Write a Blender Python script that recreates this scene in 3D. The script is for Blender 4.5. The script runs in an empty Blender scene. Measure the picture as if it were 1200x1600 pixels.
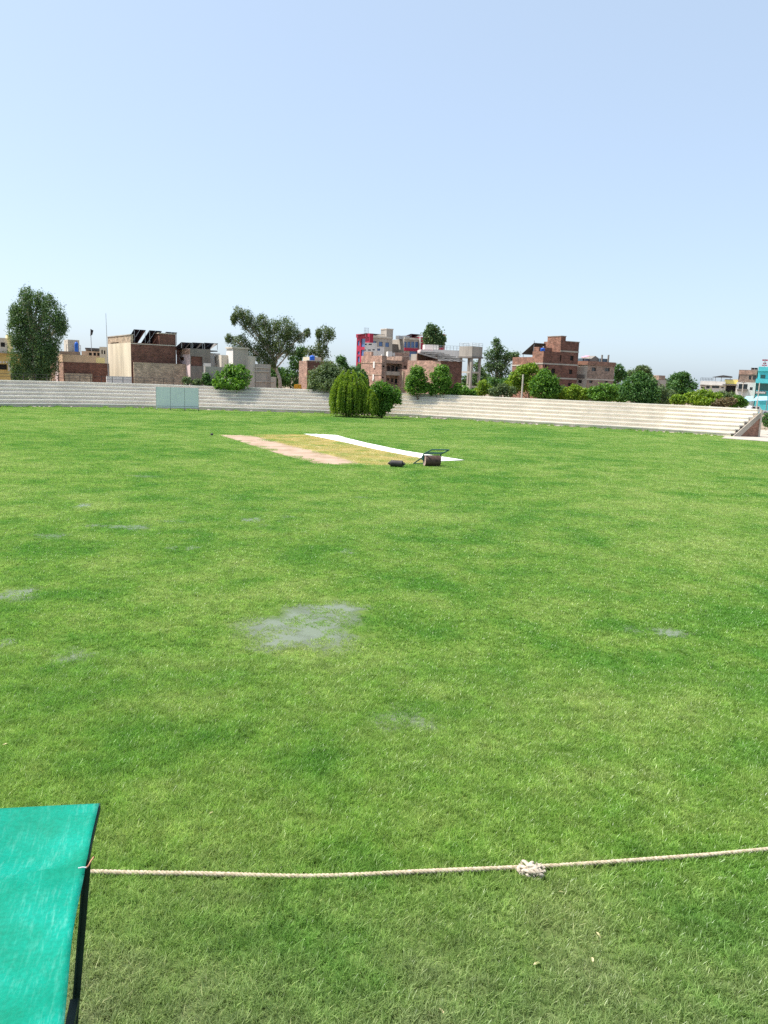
import bpy, math, random
import numpy as np
from mathutils import Vector, Matrix

R = math.radians
random.seed(7)
rng = np.random.default_rng(7)
scene = bpy.context.scene
C = scene.collection

# ------------------------------------------------------------------ camera
CAMH = 5.0            # eye height above the field, metres
FPX = 1200.0          # focal length in photo pixels (1200 x 1600)
PITCH = math.atan(208.0 / FPX)
ROLL = 0.036
CAM = Vector((0, 0, CAMH))
_f = Vector((0, math.cos(PITCH), -math.sin(PITCH)))
_r0 = Vector((1, 0, 0)); _u0 = Vector((0, math.sin(PITCH), math.cos(PITCH)))
CR = _r0 * math.cos(ROLL) + _u0 * math.sin(ROLL)
CU = -_r0 * math.sin(ROLL) + _u0 * math.cos(ROLL)
cam_data = bpy.data.cameras.new('camera')
cam = bpy.data.objects.new('camera', cam_data); C.objects.link(cam)
m = Matrix.Identity(4)
for i in range(3):
    m[i][0] = CR[i]; m[i][1] = CU[i]; m[i][2] = -_f[i]; m[i][3] = CAM[i]
cam.matrix_world = m
cam_data.sensor_fit = 'VERTICAL'; cam_data.sensor_height = 32.0; cam_data.lens = 24.0
cam_data.clip_end = 6000
scene.camera = cam

# ------------------------------------------------------------------ sky, sun, exposure
SUN_EL = R(61)
SUN_T = R(6)                                   # sun stands to the left, slightly beyond
SUN = Vector((-math.cos(SUN_T) * math.cos(SUN_EL), math.sin(SUN_T) * math.cos(SUN_EL), math.sin(SUN_EL)))
world = bpy.data.worlds.new('World'); scene.world = world; world.use_nodes = True
wn = world.node_tree.nodes; wl = world.node_tree.links
sky = wn.new('ShaderNodeTexSky'); sky.sky_type = 'NISHITA'; sky.sun_disc = False
sky.sun_elevation = SUN_EL; sky.sun_rotation = math.atan2(SUN.x, SUN.y)
sky.air_density = 0.75; sky.dust_density = 2.05; sky.ozone_density = 0.8; sky.altitude = 150
wl.new(sky.outputs[0], wn['Background'].inputs[0]); wn['Background'].inputs[1].default_value = 0.058
# the hot-season haze veil: an even pale light over the whole sky, added to the clear sky
veil = wn.new('ShaderNodeBackground'); veil.inputs[0].default_value = (.19, .235, .28, 1); veil.inputs[1].default_value = 1.0
addw = wn.new('ShaderNodeAddShader'); wl.new(wn['Background'].outputs[0], addw.inputs[0]); wl.new(veil.outputs[0], addw.inputs[1])
wl.new(addw.outputs[0], wn['World Output'].inputs[0])
sd = bpy.data.lights.new('sun', 'SUN'); sd.energy = 3.9; sd.angle = R(0.6); sd.color = (1, 0.965, 0.9)
so = bpy.data.objects.new('sun', sd); C.objects.link(so)
so.rotation_euler = SUN.to_track_quat('Z', 'Y').to_euler(); so.location = (-60, 10, 90)
vs = scene.view_settings
vs.view_transform = 'Standard'; vs.look = 'None'; vs.exposure = 1.0; vs.gamma = 1.0; vs.use_curve_mapping = False
scene.cycles.use_denoising = False
scene.cycles.max_bounces = 6; scene.cycles.transparent_max_bounces = 12
scene.cycles.sample_clamp_indirect = 4.0

# ------------------------------------------------------------------ pixel helpers (a pixel is only a direction)
def ray(px, py):
    return _f + CR * ((px - 600) / FPX) + CU * ((800 - py) / FPX)
def G(px, py, z=0.0):                           # where the ray meets height z
    d = ray(px, py); t = (z - CAMH) / d.z
    return CAM + d * t
def P(px, py, Y):                               # where the ray meets the vertical plane y = Y
    d = ray(px, py); return CAM + d * (Y / d.y)

# ------------------------------------------------------------------ mesh helpers
class MB:
    def __init__(s): s.v = []; s.f = []
    def add(s, vs_, fs_):
        o = len(s.v); s.v += [tuple(p) for p in vs_]; s.f += [tuple(i + o for i in f) for f in fs_]
    def box(s, x0, x1, y0, y1, z0, z1):
        s.add([(x0,y0,z0),(x1,y0,z0),(x1,y1,z0),(x0,y1,z0),(x0,y0,z1),(x1,y0,z1),(x1,y1,z1),(x0,y1,z1)],
              [(0,3,2,1),(4,5,6,7),(0,1,5,4),(1,2,6,5),(2,3,7,6),(3,0,4,7)]); return s
    def prism(s, poly, dirv):                   # poly: list of points, extruded by dirv
        n = len(poly); d = Vector(dirv)
        a = [Vector(p) for p in poly]; b = [p + d for p in a]
        fs_ = [tuple(range(n))[::-1], tuple(range(n, 2 * n))]
        for i in range(n):
            j = (i + 1) % n; fs_.append((i, j, n + j, n + i))
        s.add(a + b, fs_); return s
    def tube(s, pts, rad, n=8, caps=True, twist=0.0):
        pts = [Vector(p) for p in pts]
        if not hasattr(rad, '__len__'): rad = [rad] * len(pts)
        rings = []
        up = Vector((0, 0, 1))
        prev = None
        for i, p in enumerate(pts):
            t = (pts[min(i + 1, len(pts) - 1)] - pts[max(i - 1, 0)]).normalized()
            if prev is None:
                a = t.cross(up)
                if a.length < 0.1: a = t.cross(Vector((1, 0, 0)))
            else:
                a = prev - t * prev.dot(t)
                if a.length < 1e-6: a = t.cross(up)
            a.normalize(); b = t.cross(a).normalized(); prev = a
            rings.append([p + (a * math.cos(2 * math.pi * k / n + twist) + b * math.sin(2 * math.pi * k / n + twist)) * rad[i] for k in range(n)])
        o = len(s.v)
        for r_ in rings: s.v += [tuple(q) for q in r_]
        for i in range(len(rings) - 1):
            for k in range(n):
                k2 = (k + 1) % n
                s.f.append((o + i * n + k, o + i * n + k2, o + (i + 1) * n + k2, o + (i + 1) * n + k))
        if caps:
            s.f.append(tuple(o + k for k in range(n))[::-1])
            s.f.append(tuple(o + (len(rings) - 1) * n + k for k in range(n)))
        return s
    def lathe(s, prof, origin, axis, n=24):     # prof: (along, radius)
        ax = Vector(axis).normalized(); a = ax.cross(Vector((0, 0, 1)))
        if a.length < .1: a = Vector((1, 0, 0))
        a.normalize(); b = ax.cross(a); O = Vector(origin); o = len(s.v)
        for (h, r_) in prof:
            for k in range(n):
                an = 2 * math.pi * k / n
                s.v.append(tuple(O + ax * h + (a * math.cos(an) + b * math.sin(an)) * r_))
        for i in range(len(prof) - 1):
            for k in range(n):
                k2 = (k + 1) % n
                s.f.append((o + i * n + k, o + i * n + k2, o + (i + 1) * n + k2, o + (i + 1) * n + k))
        s.f.append(tuple(o + k for k in range(n))[::-1])
        s.f.append(tuple(o + (len(prof) - 1) * n + k for k in range(n)))
        return s
    def build(s, name, mat, parent=None, smooth=False):
        me = bpy.data.meshes.new(name); me.from_pydata(s.v, [], s.f); me.validate(); me.update()
        if mat: me.materials.append(mat)
        if smooth: me.shade_smooth()
        ob = bpy.data.objects.new(name, me); C.objects.link(ob)
        if parent: ob.parent = parent
        return ob

def np_mesh(name, verts, quads, mat, parent=None):
    me = bpy.data.meshes.new(name)
    k = quads.shape[1]
    me.vertices.add(len(verts)); me.vertices.foreach_set('co', verts.astype(np.float32).ravel())
    me.loops.add(quads.size); me.loops.foreach_set('vertex_index', quads.astype(np.int32).ravel())
    me.polygons.add(len(quads)); me.polygons.foreach_set('loop_start', np.arange(0, quads.size, k, dtype=np.int32))
    me.update(calc_edges=True); me.validate()
    if mat: me.materials.append(mat)
    ob = bpy.data.objects.new(name, me)
    C.objects.link(ob)
    if parent: ob.parent = parent
    return ob

def tag(o, label=None, cat=None, group=None, kind=None):
    if label: o['label'] = label
    if cat: o['category'] = cat
    if group: o['group'] = group
    if kind: o['kind'] = kind
    return o
def empty(name, loc, rz=0.0):
    o = bpy.data.objects.new(name, None); C.objects.link(o); o.empty_display_size = 0.3
    o.location = loc; o.rotation_euler = (0, 0, rz); return o

# ------------------------------------------------------------------ materials
def mat_new(name):
    mt = bpy.data.materials.new(name); mt.use_nodes = True
    return mt, mt.node_tree.nodes, mt.node_tree.links, mt.node_tree.nodes['Principled BSDF']
def c4(c): return (c[0], c[1], c[2], 1)
def ramp(n, stops):
    r_ = n.new('ShaderNodeValToRGB'); e = r_.color_ramp.elements
    e[0].position = stops[0][0]; e[0].color = c4(stops[0][1]); e[1].position = stops[-1][0]; e[1].color = c4(stops[-1][1])
    for p, c in stops[1:-1]:
        x = e.new(p); x.color = c4(c)
    return r_
def plain(name, col, rough=0.7, var=0.15, scale=1.5, metal=0.0, bump=0.0, streak=False, spec=0.3):
    """weathered surface: base colour with blotches, optional vertical streaks and bump"""
    mt, n, l, b = mat_new(name)
    tc = n.new('ShaderNodeTexCoord')
    nz = n.new('ShaderNodeTexNoise'); nz.inputs['Scale'].default_value = scale; nz.inputs['Detail'].default_value = 7; nz.inputs['Roughness'].default_value = 0.65
    mp = n.new('ShaderNodeMapping'); l.new(tc.outputs['Object'], mp.inputs[0])
    if streak: mp.inputs['Scale'].default_value = (1, 1, 0.18)
    l.new(mp.outputs[0], nz.inputs['Vector'])
    lo = [max(0, c * (1 - 2.2 * var)) for c in col]; hi = [min(1, c * (1 + 1.3 * var)) for c in col]
    rp = ramp(n, [(0.3, lo), (0.5, col), (0.72, hi)])
    l.new(nz.outputs['Fac'], rp.inputs[0]); l.new(rp.outputs[0], b.inputs['Base Color'])
    b.inputs['Roughness'].default_value = rough; b.inputs['Metallic'].default_value = metal
    b.inputs['Specular IOR Level'].default_value = spec
    if bump:
        n2 = n.new('ShaderNodeTexNoise'); n2.inputs['Scale'].default_value = scale * 9; n2.inputs['Detail'].default_value = 4
        l.new(tc.outputs['Object'], n2.inputs['Vector'])
        bp = n.new('ShaderNodeBump'); bp.inputs['Strength'].default_value = bump; bp.inputs['Distance'].default_value = 0.05
        l.new(n2.outputs['Fac'], bp.inputs['Height']); l.new(bp.outputs[0], b.inputs['Normal'])
    return mt
def brick(name, col, mortar, row=0.12, bw=0.36, var=0.28):
    """far-off brickwork: courses too small to pick apart at this distance"""
    mt, n, l, b = mat_new(name)
    tc = n.new('ShaderNodeTexCoord'); sx = n.new('ShaderNodeSeparateXYZ'); l.new(tc.outputs['Object'], sx.inputs[0])
    ad = n.new('ShaderNodeMath'); ad.operation = 'ADD'; l.new(sx.outputs[0], ad.inputs[0]); l.new(sx.outputs[1], ad.inputs[1])
    cb = n.new('ShaderNodeCombineXYZ'); l.new(ad.outputs[0], cb.inputs[0]); l.new(sx.outputs[2], cb.inputs[1])
    bt = n.new('ShaderNodeTexBrick'); l.new(cb.outputs[0], bt.inputs['Vector'])
    bt.inputs['Scale'].default_value = 1.0; bt.inputs['Brick Width'].default_value = bw; bt.inputs['Row Height'].default_value = row
    bt.inputs['Mortar Size'].default_value = 0.012; bt.inputs['Mortar'].default_value = c4(mortar)
    bt.inputs['Color1'].default_value = c4([c * (1 - var) for c in col]); bt.inputs['Color2'].default_value = c4([min(1, c * (1 + var)) for c in col])
    nz = n.new('ShaderNodeTexNoise'); nz.inputs['Scale'].default_value = 1.1; nz.inputs['Detail'].default_value = 8; nz.inputs['Roughness'].default_value = .7
    l.new(tc.outputs['Object'], nz.inputs['Vector'])
    rp = ramp(n, [(0.3, (.55, .55, .55)), (0.7, (1.25, 1.2, 1.15))]); l.new(nz.outputs['Fac'], rp.inputs[0])
    mx = n.new('ShaderNodeMix'); mx.data_type = 'RGBA'; mx.blend_type = 'MULTIPLY'; mx.inputs[0].default_value = 1
    l.new(bt.outputs['Color'], mx.inputs[6]); l.new(rp.outputs[0], mx.inputs[7]); l.new(mx.outputs[2], b.inputs['Base Color'])
    b.inputs['Roughness'].default_value = 0.9; b.inputs['Specular IOR Level'].default_value = 0.15
    bp = n.new('ShaderNodeBump'); bp.inputs['Strength'].default_value = .6; bp.inputs['Distance'].default_value = .02; bp.invert = True
    l.new(bt.outputs['Fac'], bp.inputs['Height']); l.new(bp.outputs[0], b.inputs['Normal'])
    return mt
def glassy(name, col):
    mt, n, l, b = mat_new(name); b.inputs['Base Color'].default_value = c4(col)
    b.inputs['Roughness'].default_value = 0.12; b.inputs['Specular IOR Level'].default_value = 0.6
    return mt
def foliage(name, cols, trans=0.35, rough=0.55):
    mt, n, l, b = mat_new(name)
    g = n.new('ShaderNodeNewGeometry')
    rp = ramp(n, [(i / (len(cols) - 1), c) for i, c in enumerate(cols)])
    l.new(g.outputs['Random Per Island'], rp.inputs[0])
    b.inputs['Roughness'].default_value = rough; b.inputs['Specular IOR Level'].default_value = 0.25
    l.new(rp.outputs[0], b.inputs['Base Color'])
    tr = n.new('ShaderNodeBsdfTranslucent')
    mul = n.new('ShaderNodeMix'); mul.data_type = 'RGBA'; mul.blend_type = 'MULTIPLY'; mul.inputs[0].default_value = 1
    mul.inputs[7].default_value = (1.35, 1.3, .45, 1)
    l.new(rp.outputs[0], mul.inputs[6]); l.new(mul.outputs[2], tr.inputs['Color'])
    ms = n.new('ShaderNodeMixShader'); ms.inputs[0].default_value = trans
    l.new(b.outputs[0], ms.inputs[1]); l.new(tr.outputs[0], ms.inputs[2])
    l.new(ms.outputs[0], n['Material Output'].inputs[0])
    return mt

M = {}
M['brick_dark'] = brick('dark_shaded_brick', (.20, .088, .064), (.18, .14, .12))  # dark brick; its tone also carries the shade on house fronts
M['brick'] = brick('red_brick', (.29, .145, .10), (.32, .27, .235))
M['brick_pink'] = brick('pale_sunlit_brick', (.42, .255, .195), (.45, .38, .32))  # pale brick; also paints the sunlit sides of darker-fronted houses
M['brick_tan'] = brick('tan_brick', (.46, .36, .26), (.44, .39, .32))
M['brick_brown'] = brick('brown_brick', (.33, .23, .18), (.36, .31, .27))
M['cream'] = plain('cream_plaster', (.62, .54, .40), .9, .16, .5, streak=True)
M['ochre'] = plain('ochre_plaster', (.62, .45, .17), .9, .12, .6)
M['tan'] = plain('tan_plaster', (.58, .40, .26), .9, .12, .6)
M['yellow'] = plain('pale_yellow_paint', (.75, .62, .30), .85, .1, .8)
M['pink'] = plain('pink_plaster', (.62, .48, .46), .9, .12, .6)
M['white'] = plain('white_paint', (.70, .66, .61), .8, .09, .7, streak=True)
M['concrete'] = plain('grey_concrete', (.40, .355, .30), .92, .16, .7, streak=True)
M['concrete_dark'] = plain('dark_concrete', (.21, .185, .16), .92, .16, .7)
M['concrete_pale'] = plain('pale_concrete', (.54, .48, .40), .92, .15, .8, streak=True)
M['red'] = plain('crimson_panel', (.36, .022, .055), .55, .08, .8)
M['blue_glass'] = glassy('blue_glass', (.06, .13, .30))
M['green_glass'] = glassy('green_glass', (.03, .13, .11))
M['cyan'] = plain('cyan_paint', (.10, .55, .58), .7, .08, .9)
M['lemon'] = plain('lemon_sign_paint', (.80, .68, .20), .7, .06, .9)
M['tank'] = plain('blue_plastic', (.02, .12, .55), .45, .05, 2)
M['dark'] = plain('dark_interior', (.025, .024, .024), .9, .2, 1)  # near-black colour stands for unlit rooms behind openings; flag cloth too
M['glass'] = glassy('window_glass', (.035, .045, .05))
M['panel'] = glassy('solar_panel_blue_black', (.012, .015, .03))
M['steel'] = plain('galvanised_steel', (.38, .38, .38), .5, .12, 3, metal=.6)
M['iron'] = plain('dark_iron', (.05, .045, .045), .6, .2, 3, metal=.3)
M['tin'] = plain('rusty_tin_sheet', (.075, .07, .066), .85, .3, 1.3)
M['bark'] = plain('brown_bark', (.16, .12, .09), .95, .25, 3, bump=.5)
M['bark_pale'] = plain('pale_eucalyptus_bark', (.44, .38, .31), .9, .25, 2, bump=.3)

# ------------------------------------------------------------------ ground
def ground_material():
    mt, n, l, b = mat_new('dusty_soil')
    g = n.new('ShaderNodeNewGeometry')
    n1 = n.new('ShaderNodeTexNoise'); n1.inputs['Scale'].default_value = .35; n1.inputs['Detail'].default_value = 8; l.new(g.outputs['Position'], n1.inputs['Vector'])
    rp = ramp(n, [(.32, (.17, .13, .09)), (.55, (.28, .225, .165)), (.72, (.36, .30, .23))]); l.new(n1.outputs['Fac'], rp.inputs[0])
    l.new(rp.outputs[0], b.inputs['Base Color']); b.inputs['Roughness'].default_value = .95; b.inputs['Specular IOR Level'].default_value = .1
    n2 = n.new('ShaderNodeTexNoise'); n2.inputs['Scale'].default_value = 6; n2.inputs['Detail'].default_value = 5; l.new(g.outputs['Position'], n2.inputs['Vector'])
    bp = n.new('ShaderNodeBump'); bp.inputs['Strength'].default_value = .5; bp.inputs['Distance'].default_value = .1
    l.new(n2.outputs['Fac'], bp.inputs['Height']); l.new(bp.outputs[0], b.inputs['Normal'])
    return mt
gm = MB(); gm.add([(-2500, -400, 0), (2500, -400, 0), (2500, 4500, 0), (-2500, 4500, 0)], [(0, 1, 2, 3)])
tag(gm.build('ground', ground_material()), kind='structure')

# colour of the turf by place: yellower and greener drifts, drier outside the rope
def turf_colour(n, l, blade):
    g = n.new('ShaderNodeNewGeometry')
    def noise(sc, det=5, stretch=None, off=0):
        t = n.new('ShaderNodeTexNoise'); t.inputs['Scale'].default_value = sc; t.inputs['Detail'].default_value = det; t.inputs['Roughness'].default_value = .6
        mp = n.new('ShaderNodeMapping'); mp.inputs['Location'].default_value = (off, off * .7, 0)
        if stretch: mp.inputs['Scale'].default_value = stretch
        l.new(g.outputs['Position'], mp.inputs[0]); l.new(mp.outputs[0], t.inputs['Vector']); return t
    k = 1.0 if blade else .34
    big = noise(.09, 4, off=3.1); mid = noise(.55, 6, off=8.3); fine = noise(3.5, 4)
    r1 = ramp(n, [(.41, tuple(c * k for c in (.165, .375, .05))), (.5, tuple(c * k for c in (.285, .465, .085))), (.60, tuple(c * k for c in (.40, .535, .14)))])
    a = n.new('ShaderNodeMath'); a.operation = 'MULTIPLY_ADD'; a.inputs[1].default_value = .5; l.new(big.outputs['Fac'], a.inputs[0])
    a2 = n.new('ShaderNodeMath'); a2.operation = 'MULTIPLY'; a2.inputs[1].default_value = .5; l.new(mid.outputs['Fac'], a2.inputs[0]); l.new(a2.outputs[0], a.inputs[2])
    l.new(a.outputs[0], r1.inputs[0])
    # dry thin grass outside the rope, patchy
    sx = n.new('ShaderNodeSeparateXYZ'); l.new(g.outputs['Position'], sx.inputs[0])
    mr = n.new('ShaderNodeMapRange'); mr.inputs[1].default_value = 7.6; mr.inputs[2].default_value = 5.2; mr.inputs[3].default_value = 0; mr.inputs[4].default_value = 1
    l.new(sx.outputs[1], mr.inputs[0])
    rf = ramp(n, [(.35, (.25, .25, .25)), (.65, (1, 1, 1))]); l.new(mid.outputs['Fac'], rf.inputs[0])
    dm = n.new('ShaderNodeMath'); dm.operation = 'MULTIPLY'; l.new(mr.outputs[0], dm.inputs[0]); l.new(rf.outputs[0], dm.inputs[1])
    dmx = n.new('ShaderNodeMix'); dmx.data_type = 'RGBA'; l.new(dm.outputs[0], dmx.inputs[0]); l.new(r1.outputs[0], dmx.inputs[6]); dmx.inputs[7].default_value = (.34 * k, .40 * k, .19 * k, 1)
    rv = ramp(n, [(.3, (.78, .78, .78)), (.7, (1.2, 1.2, 1.2))]); l.new(fine.outputs['Fac'], rv.inputs[0])
    mu = n.new('ShaderNodeMix'); mu.data_type = 'RGBA'; mu.blend_type = 'MULTIPLY'; mu.inputs[0].default_value = 1
    l.new(dmx.outputs[2], mu.inputs[6]); l.new(rv.outputs[0], mu.inputs[7])
    return mu.outputs[2], g

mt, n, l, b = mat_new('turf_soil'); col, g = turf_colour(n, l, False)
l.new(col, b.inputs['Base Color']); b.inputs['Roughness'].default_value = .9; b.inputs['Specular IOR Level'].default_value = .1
n2 = n.new('ShaderNodeTexNoise'); n2.inputs['Scale'].default_value = 14; n2.inputs['Detail'].default_value = 6; l.new(g.outputs['Position'], n2.inputs['Vector'])
bp = n.new('ShaderNodeBump'); bp.inputs['Strength'].default_value = .8; bp.inputs['Distance'].default_value = .04
l.new(n2.outputs['Fac'], bp.inputs['Height']); l.new(bp.outputs[0], b.inputs['Normal'])
M['turf'] = mt

def blade_material(name, straw=False):
    mt, n, l, b = mat_new(name)
    if straw:
        g = n.new('ShaderNodeNewGeometry')
        t = n.new('ShaderNodeTexNoise'); t.inputs['Scale'].default_value = .5; t.inputs['Detail'].default_value = 6; l.new(g.outputs['Position'], t.inputs['Vector'])
        rp = ramp(n, [(.35, (.32, .44, .09)), (.5, (.52, .50, .15)), (.66, (.66, .55, .22))]); l.new(t.outputs['Fac'], rp.inputs[0]); col = rp.outputs[0]
    else:
        col, g = turf_colour(n, l, True)
    rr = ramp(n, [(0, (.62, .66, .6)), (.6, (1.0, 1.0, 1.0)), (.93, (1.25, 1.22, 1.3)), (1, (2.0, 1.55, 2.2))]); l.new(g.outputs['Random Per Island'], rr.inputs[0])
    mu = n.new('ShaderNodeMix'); mu.data_type = 'RGBA'; mu.blend_type = 'MULTIPLY'; mu.inputs[0].default_value = 1
    l.new(col, mu.inputs[6]); l.new(rr.outputs[0], mu.inputs[7])
    l.new(mu.outputs[2], b.inputs['Base Color']); b.inputs['Roughness'].default_value = .36; b.inputs['Specular IOR Level'].default_value = .6
    tr = n.new('ShaderNodeBsdfTranslucent'); l.new(mu.outputs[2], tr.inputs['Color'])
    ms = n.new('ShaderNodeMixShader'); ms.inputs[0].default_value = .5; l.new(b.outputs[0], ms.inputs[1]); l.new(tr.outputs[0], ms.inputs[2])
    l.new(ms.outputs[0], n['Material Output'].inputs[0])
    return mt
M['blade'] = blade_material('grass_blade'); M['straw'] = blade_material('straw_grass_blade', True)

# ---- stands: front and back lines from the foot and the end of the terraces
STAND_H = 3.15; NSTEP = 7; STAND_D = 4.4
LF = [(-330, 652), (-160, 641), (0, 636), (75, 635.8), (150, 636.4), (230, 637.8), (310, 640.2), (400, 643), (516, 646.5)]
RF = [(600, 650.5), (660, 653), (720, 656.5), (810, 662), (900, 667.6), (980, 672), (1030, 675), (1085, 678.8), (1141, 682.6)]
def path(pts): return [Vector((p.x, p.y, 0)) for p in (G(a, b_) for a, b_ in pts)]
LFp, RFp = path(LF), path(RF)
def offset(pts, d):
    out = []
    for i, p in enumerate(pts):
        t = (pts[min(i + 1, len(pts) - 1)] - pts[max(i - 1, 0)]).normalized()
        out.append(p + Vector((-t.y, t.x, 0)) * d)
    return out
LBp, RBp = offset(LFp, STAND_D), offset(RFp, STAND_D)
RBp[0] = RBp[0] + (RBp[1] - RBp[0]).normalized() * 2.2           # the near-bush end is cut at a slant
RBp[-1] = G(1187, 684) + Vector((0, 0.3, 0)); RBp[-1].z = 0       # so is the far right end
def resample(a, b_, n):
    out = []
    ln = [0]
    for i in range(len(a) - 1): ln.append(ln[-1] + (a[i + 1] - a[i]).length)
    for k in range(n + 1):
        s = ln[-1] * k / n; i = 0
        while i < len(a) - 2 and ln[i + 1] < s: i += 1
        t = (s - ln[i]) / (ln[i + 1] - ln[i]); out.append((a[i].lerp(a[i + 1], t), b_[i].lerp(b_[i + 1], t)))
    return out

# field sheet: bounded by the stands, 0.6 m of bare soil left at their foot
fieldL = offset(LFp, -.55); fieldR = offset(RFp, -.5)
poly = [Vector((-95, -3, .004)), Vector((95, -3, .004)), Vector((95, 70, .004)), Vector((47, 82.0, .004))]
poly += [Vector((p.x, p.y, .004)) for p in reversed(fieldR)] + [Vector((p.x, p.y, .004)) for p in reversed(fieldL)]
poly += [Vector((-95, 75, .004))]
fm = MB(); fm.add(poly, [tuple(range(len(poly)))])
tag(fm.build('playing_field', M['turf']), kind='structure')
POLY = np.array([(p.x, p.y) for p in poly])
def inside(poly_, x, y):
    c = np.zeros(len(x), bool); j = len(poly_) - 1
    for i in range(len(poly_)):
        xi, yi = poly_[i]; xj, yj = poly_[j]
        cond = ((yi > y) != (yj > y)) & (x < (xj - xi) * (y - yi) / (yj - yi + 1e-12) + xi)
        c ^= cond; j = i
    return c

# ---- the square: clay pitch, worn grass, white cover sheet
def gpoly(pts): return [G(a, b_) for a, b_ in pts]
clay_px = [(341, 679.2), (390, 680), (449.5, 695), (516, 711.5), (567, 725.5), (530, 726.2), (491, 724.5), (442, 711), (392, 695.5)]
sheet_px = [(474, 678.2), (500, 678.6), (526, 680.2), (565, 690.5), (600, 698), (635, 705.2), (680, 712.3), (726, 719.3), (688, 721), (645, 713.5), (593, 703.6), (537, 691)]
worn_px = [(392, 679.6), (474, 678.6), (537, 691), (593, 703.6), (645, 713.5), (688, 721.5), (640, 725.5), (570, 727), (516, 711.5), (449.5, 695)]
clay = gpoly(clay_px); worn = gpoly(worn_px); sheet = gpoly(sheet_px)
mt, n, l, b = mat_new('rolled_clay')
g = n.new('ShaderNodeNewGeometry'); t = n.new('ShaderNodeTexNoise'); t.inputs['Scale'].default_value = .8; t.inputs['Detail'].default_value = 8; l.new(g.outputs['Position'], t.inputs['Vector'])
rp = ramp(n, [(.33, (.27, .185, .115)), (.5, (.335, .235, .165)), (.68, (.38, .28, .205))]); l.new(t.outputs['Fac'], rp.inputs[0]); l.new(rp.outputs[0], b.inputs['Base Color']); b.inputs['Roughness'].default_value = .9
M['clay'] = mt
M['worn_soil'] = plain('worn_soil', (.36, .29, .13), .95, .15, .6)
def flat(name, pts, z, mat):
    q = MB(); q.add([(p.x, p.y, z) for p in pts], [tuple(range(len(pts)))]); return q.build(name, mat)
tag(flat('worn_square', worn, .009, M['worn_soil']), kind='structure')
tag(flat('clay_pitch', clay, .014, M['clay']), kind='structure')
# white cover sheet: thin cloth with soft wrinkles
mt, n, l, b = mat_new('white_sheet_cloth'); b.inputs['Base Color'].default_value = (.80, .79, .76, 1); b.inputs['Roughness'].default_value = .75
M['sheet'] = mt
top_e = sheet[:8]; bot_e = [sheet[0]] + sheet[11:7:-1]
def along(pl, s):
    ln = [0]
    for i in range(len(pl) - 1): ln.append(ln[-1] + (pl[i + 1] - pl[i]).length)
    s *= ln[-1]; i = 0
    while i < len(pl) - 2 and ln[i + 1] < s: i += 1
    return pl[i].lerp(pl[i + 1], (s - ln[i]) / max(1e-9, ln[i + 1] - ln[i]))
top_e2 = [sheet[2]] + sheet[3:8]; bot_e2 = [sheet[0]] + sheet[11:7:-1]
q = MB(); NS, NT = 90, 10
for i in range(NS + 1):
    a_, b_ = along(bot_e2, i / NS), along(top_e2, i / NS)
    for j in range(NT + 1):
        p = a_.lerp(b_, j / NT)
        edge = min(j, NT - j, i, NS - i) / 3
        q.v.append((p.x, p.y, .02 + min(1, edge) * (.03 + .025 * math.sin(p.y * 2.1 + p.x) + .02 * math.sin(p.x * 5.3 + j) * math.sin(p.y * 3.7))))
for i in range(NS):
    for j in range(NT):
        o = i * (NT + 1) + j; q.f.append((o, o + 1, o + NT + 2, o + NT + 1))
so_ = q.build('pitch_cover_sheet', M['sheet'], smooth=True)
sm = so_.modifiers.new('thick', 'SOLIDIFY'); sm.thickness = .008
tag(so_, 'long white cover sheet laid over the cricket strip beside worn grass', 'cover sheet')

# ---- wet patches: shallow standing water among the blades
def puddle_material():
    mt, n, l, b = mat_new('shallow_water')
    b.inputs['Base Color'].default_value = (.18, .21, .14, 1); b.inputs['Roughness'].default_value = .28; b.inputs['IOR'].default_value = 1.33; b.inputs['Specular IOR Level'].default_value = .9
    g = n.new('ShaderNodeNewGeometry')
    t = n.new('ShaderNodeTexNoise'); t.inputs['Scale'].default_value = 30; t.inputs['Detail'].default_value = 3; l.new(g.outputs['Position'], t.inputs['Vector'])
    bp = n.new('ShaderNodeBump'); bp.inputs['Strength'].default_value = .08; bp.inputs['Distance'].default_value = .01
    l.new(t.outputs['Fac'], bp.inputs['Height']); l.new(bp.outputs[0], b.inputs['Normal'])
    at = n.new('ShaderNodeAttribute'); at.attribute_name = 'wet'        # water breaks up into grass toward its rim
    t2 = n.new('ShaderNodeTexNoise'); t2.inputs['Scale'].default_value = 5; t2.inputs['Detail'].default_value = 7; t2.inputs['Roughness'].default_value = .75; l.new(g.outputs['Position'], t2.inputs['Vector'])
    ad = n.new('ShaderNodeMath'); ad.operation = 'ADD'; l.new(at.outputs['Fac'], ad.inputs[0]); l.new(t2.outputs['Fac'], ad.inputs[1])
    mr = n.new('ShaderNodeMapRange'); mr.inputs[1].default_value = .62; mr.inputs[2].default_value = 1.25; mr.inputs[4].default_value = .78; l.new(ad.outputs[0], mr.inputs[0]); l.new(mr.outputs[0], b.inputs['Alpha'])
    return mt
M['puddle'] = puddle_material()
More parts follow.
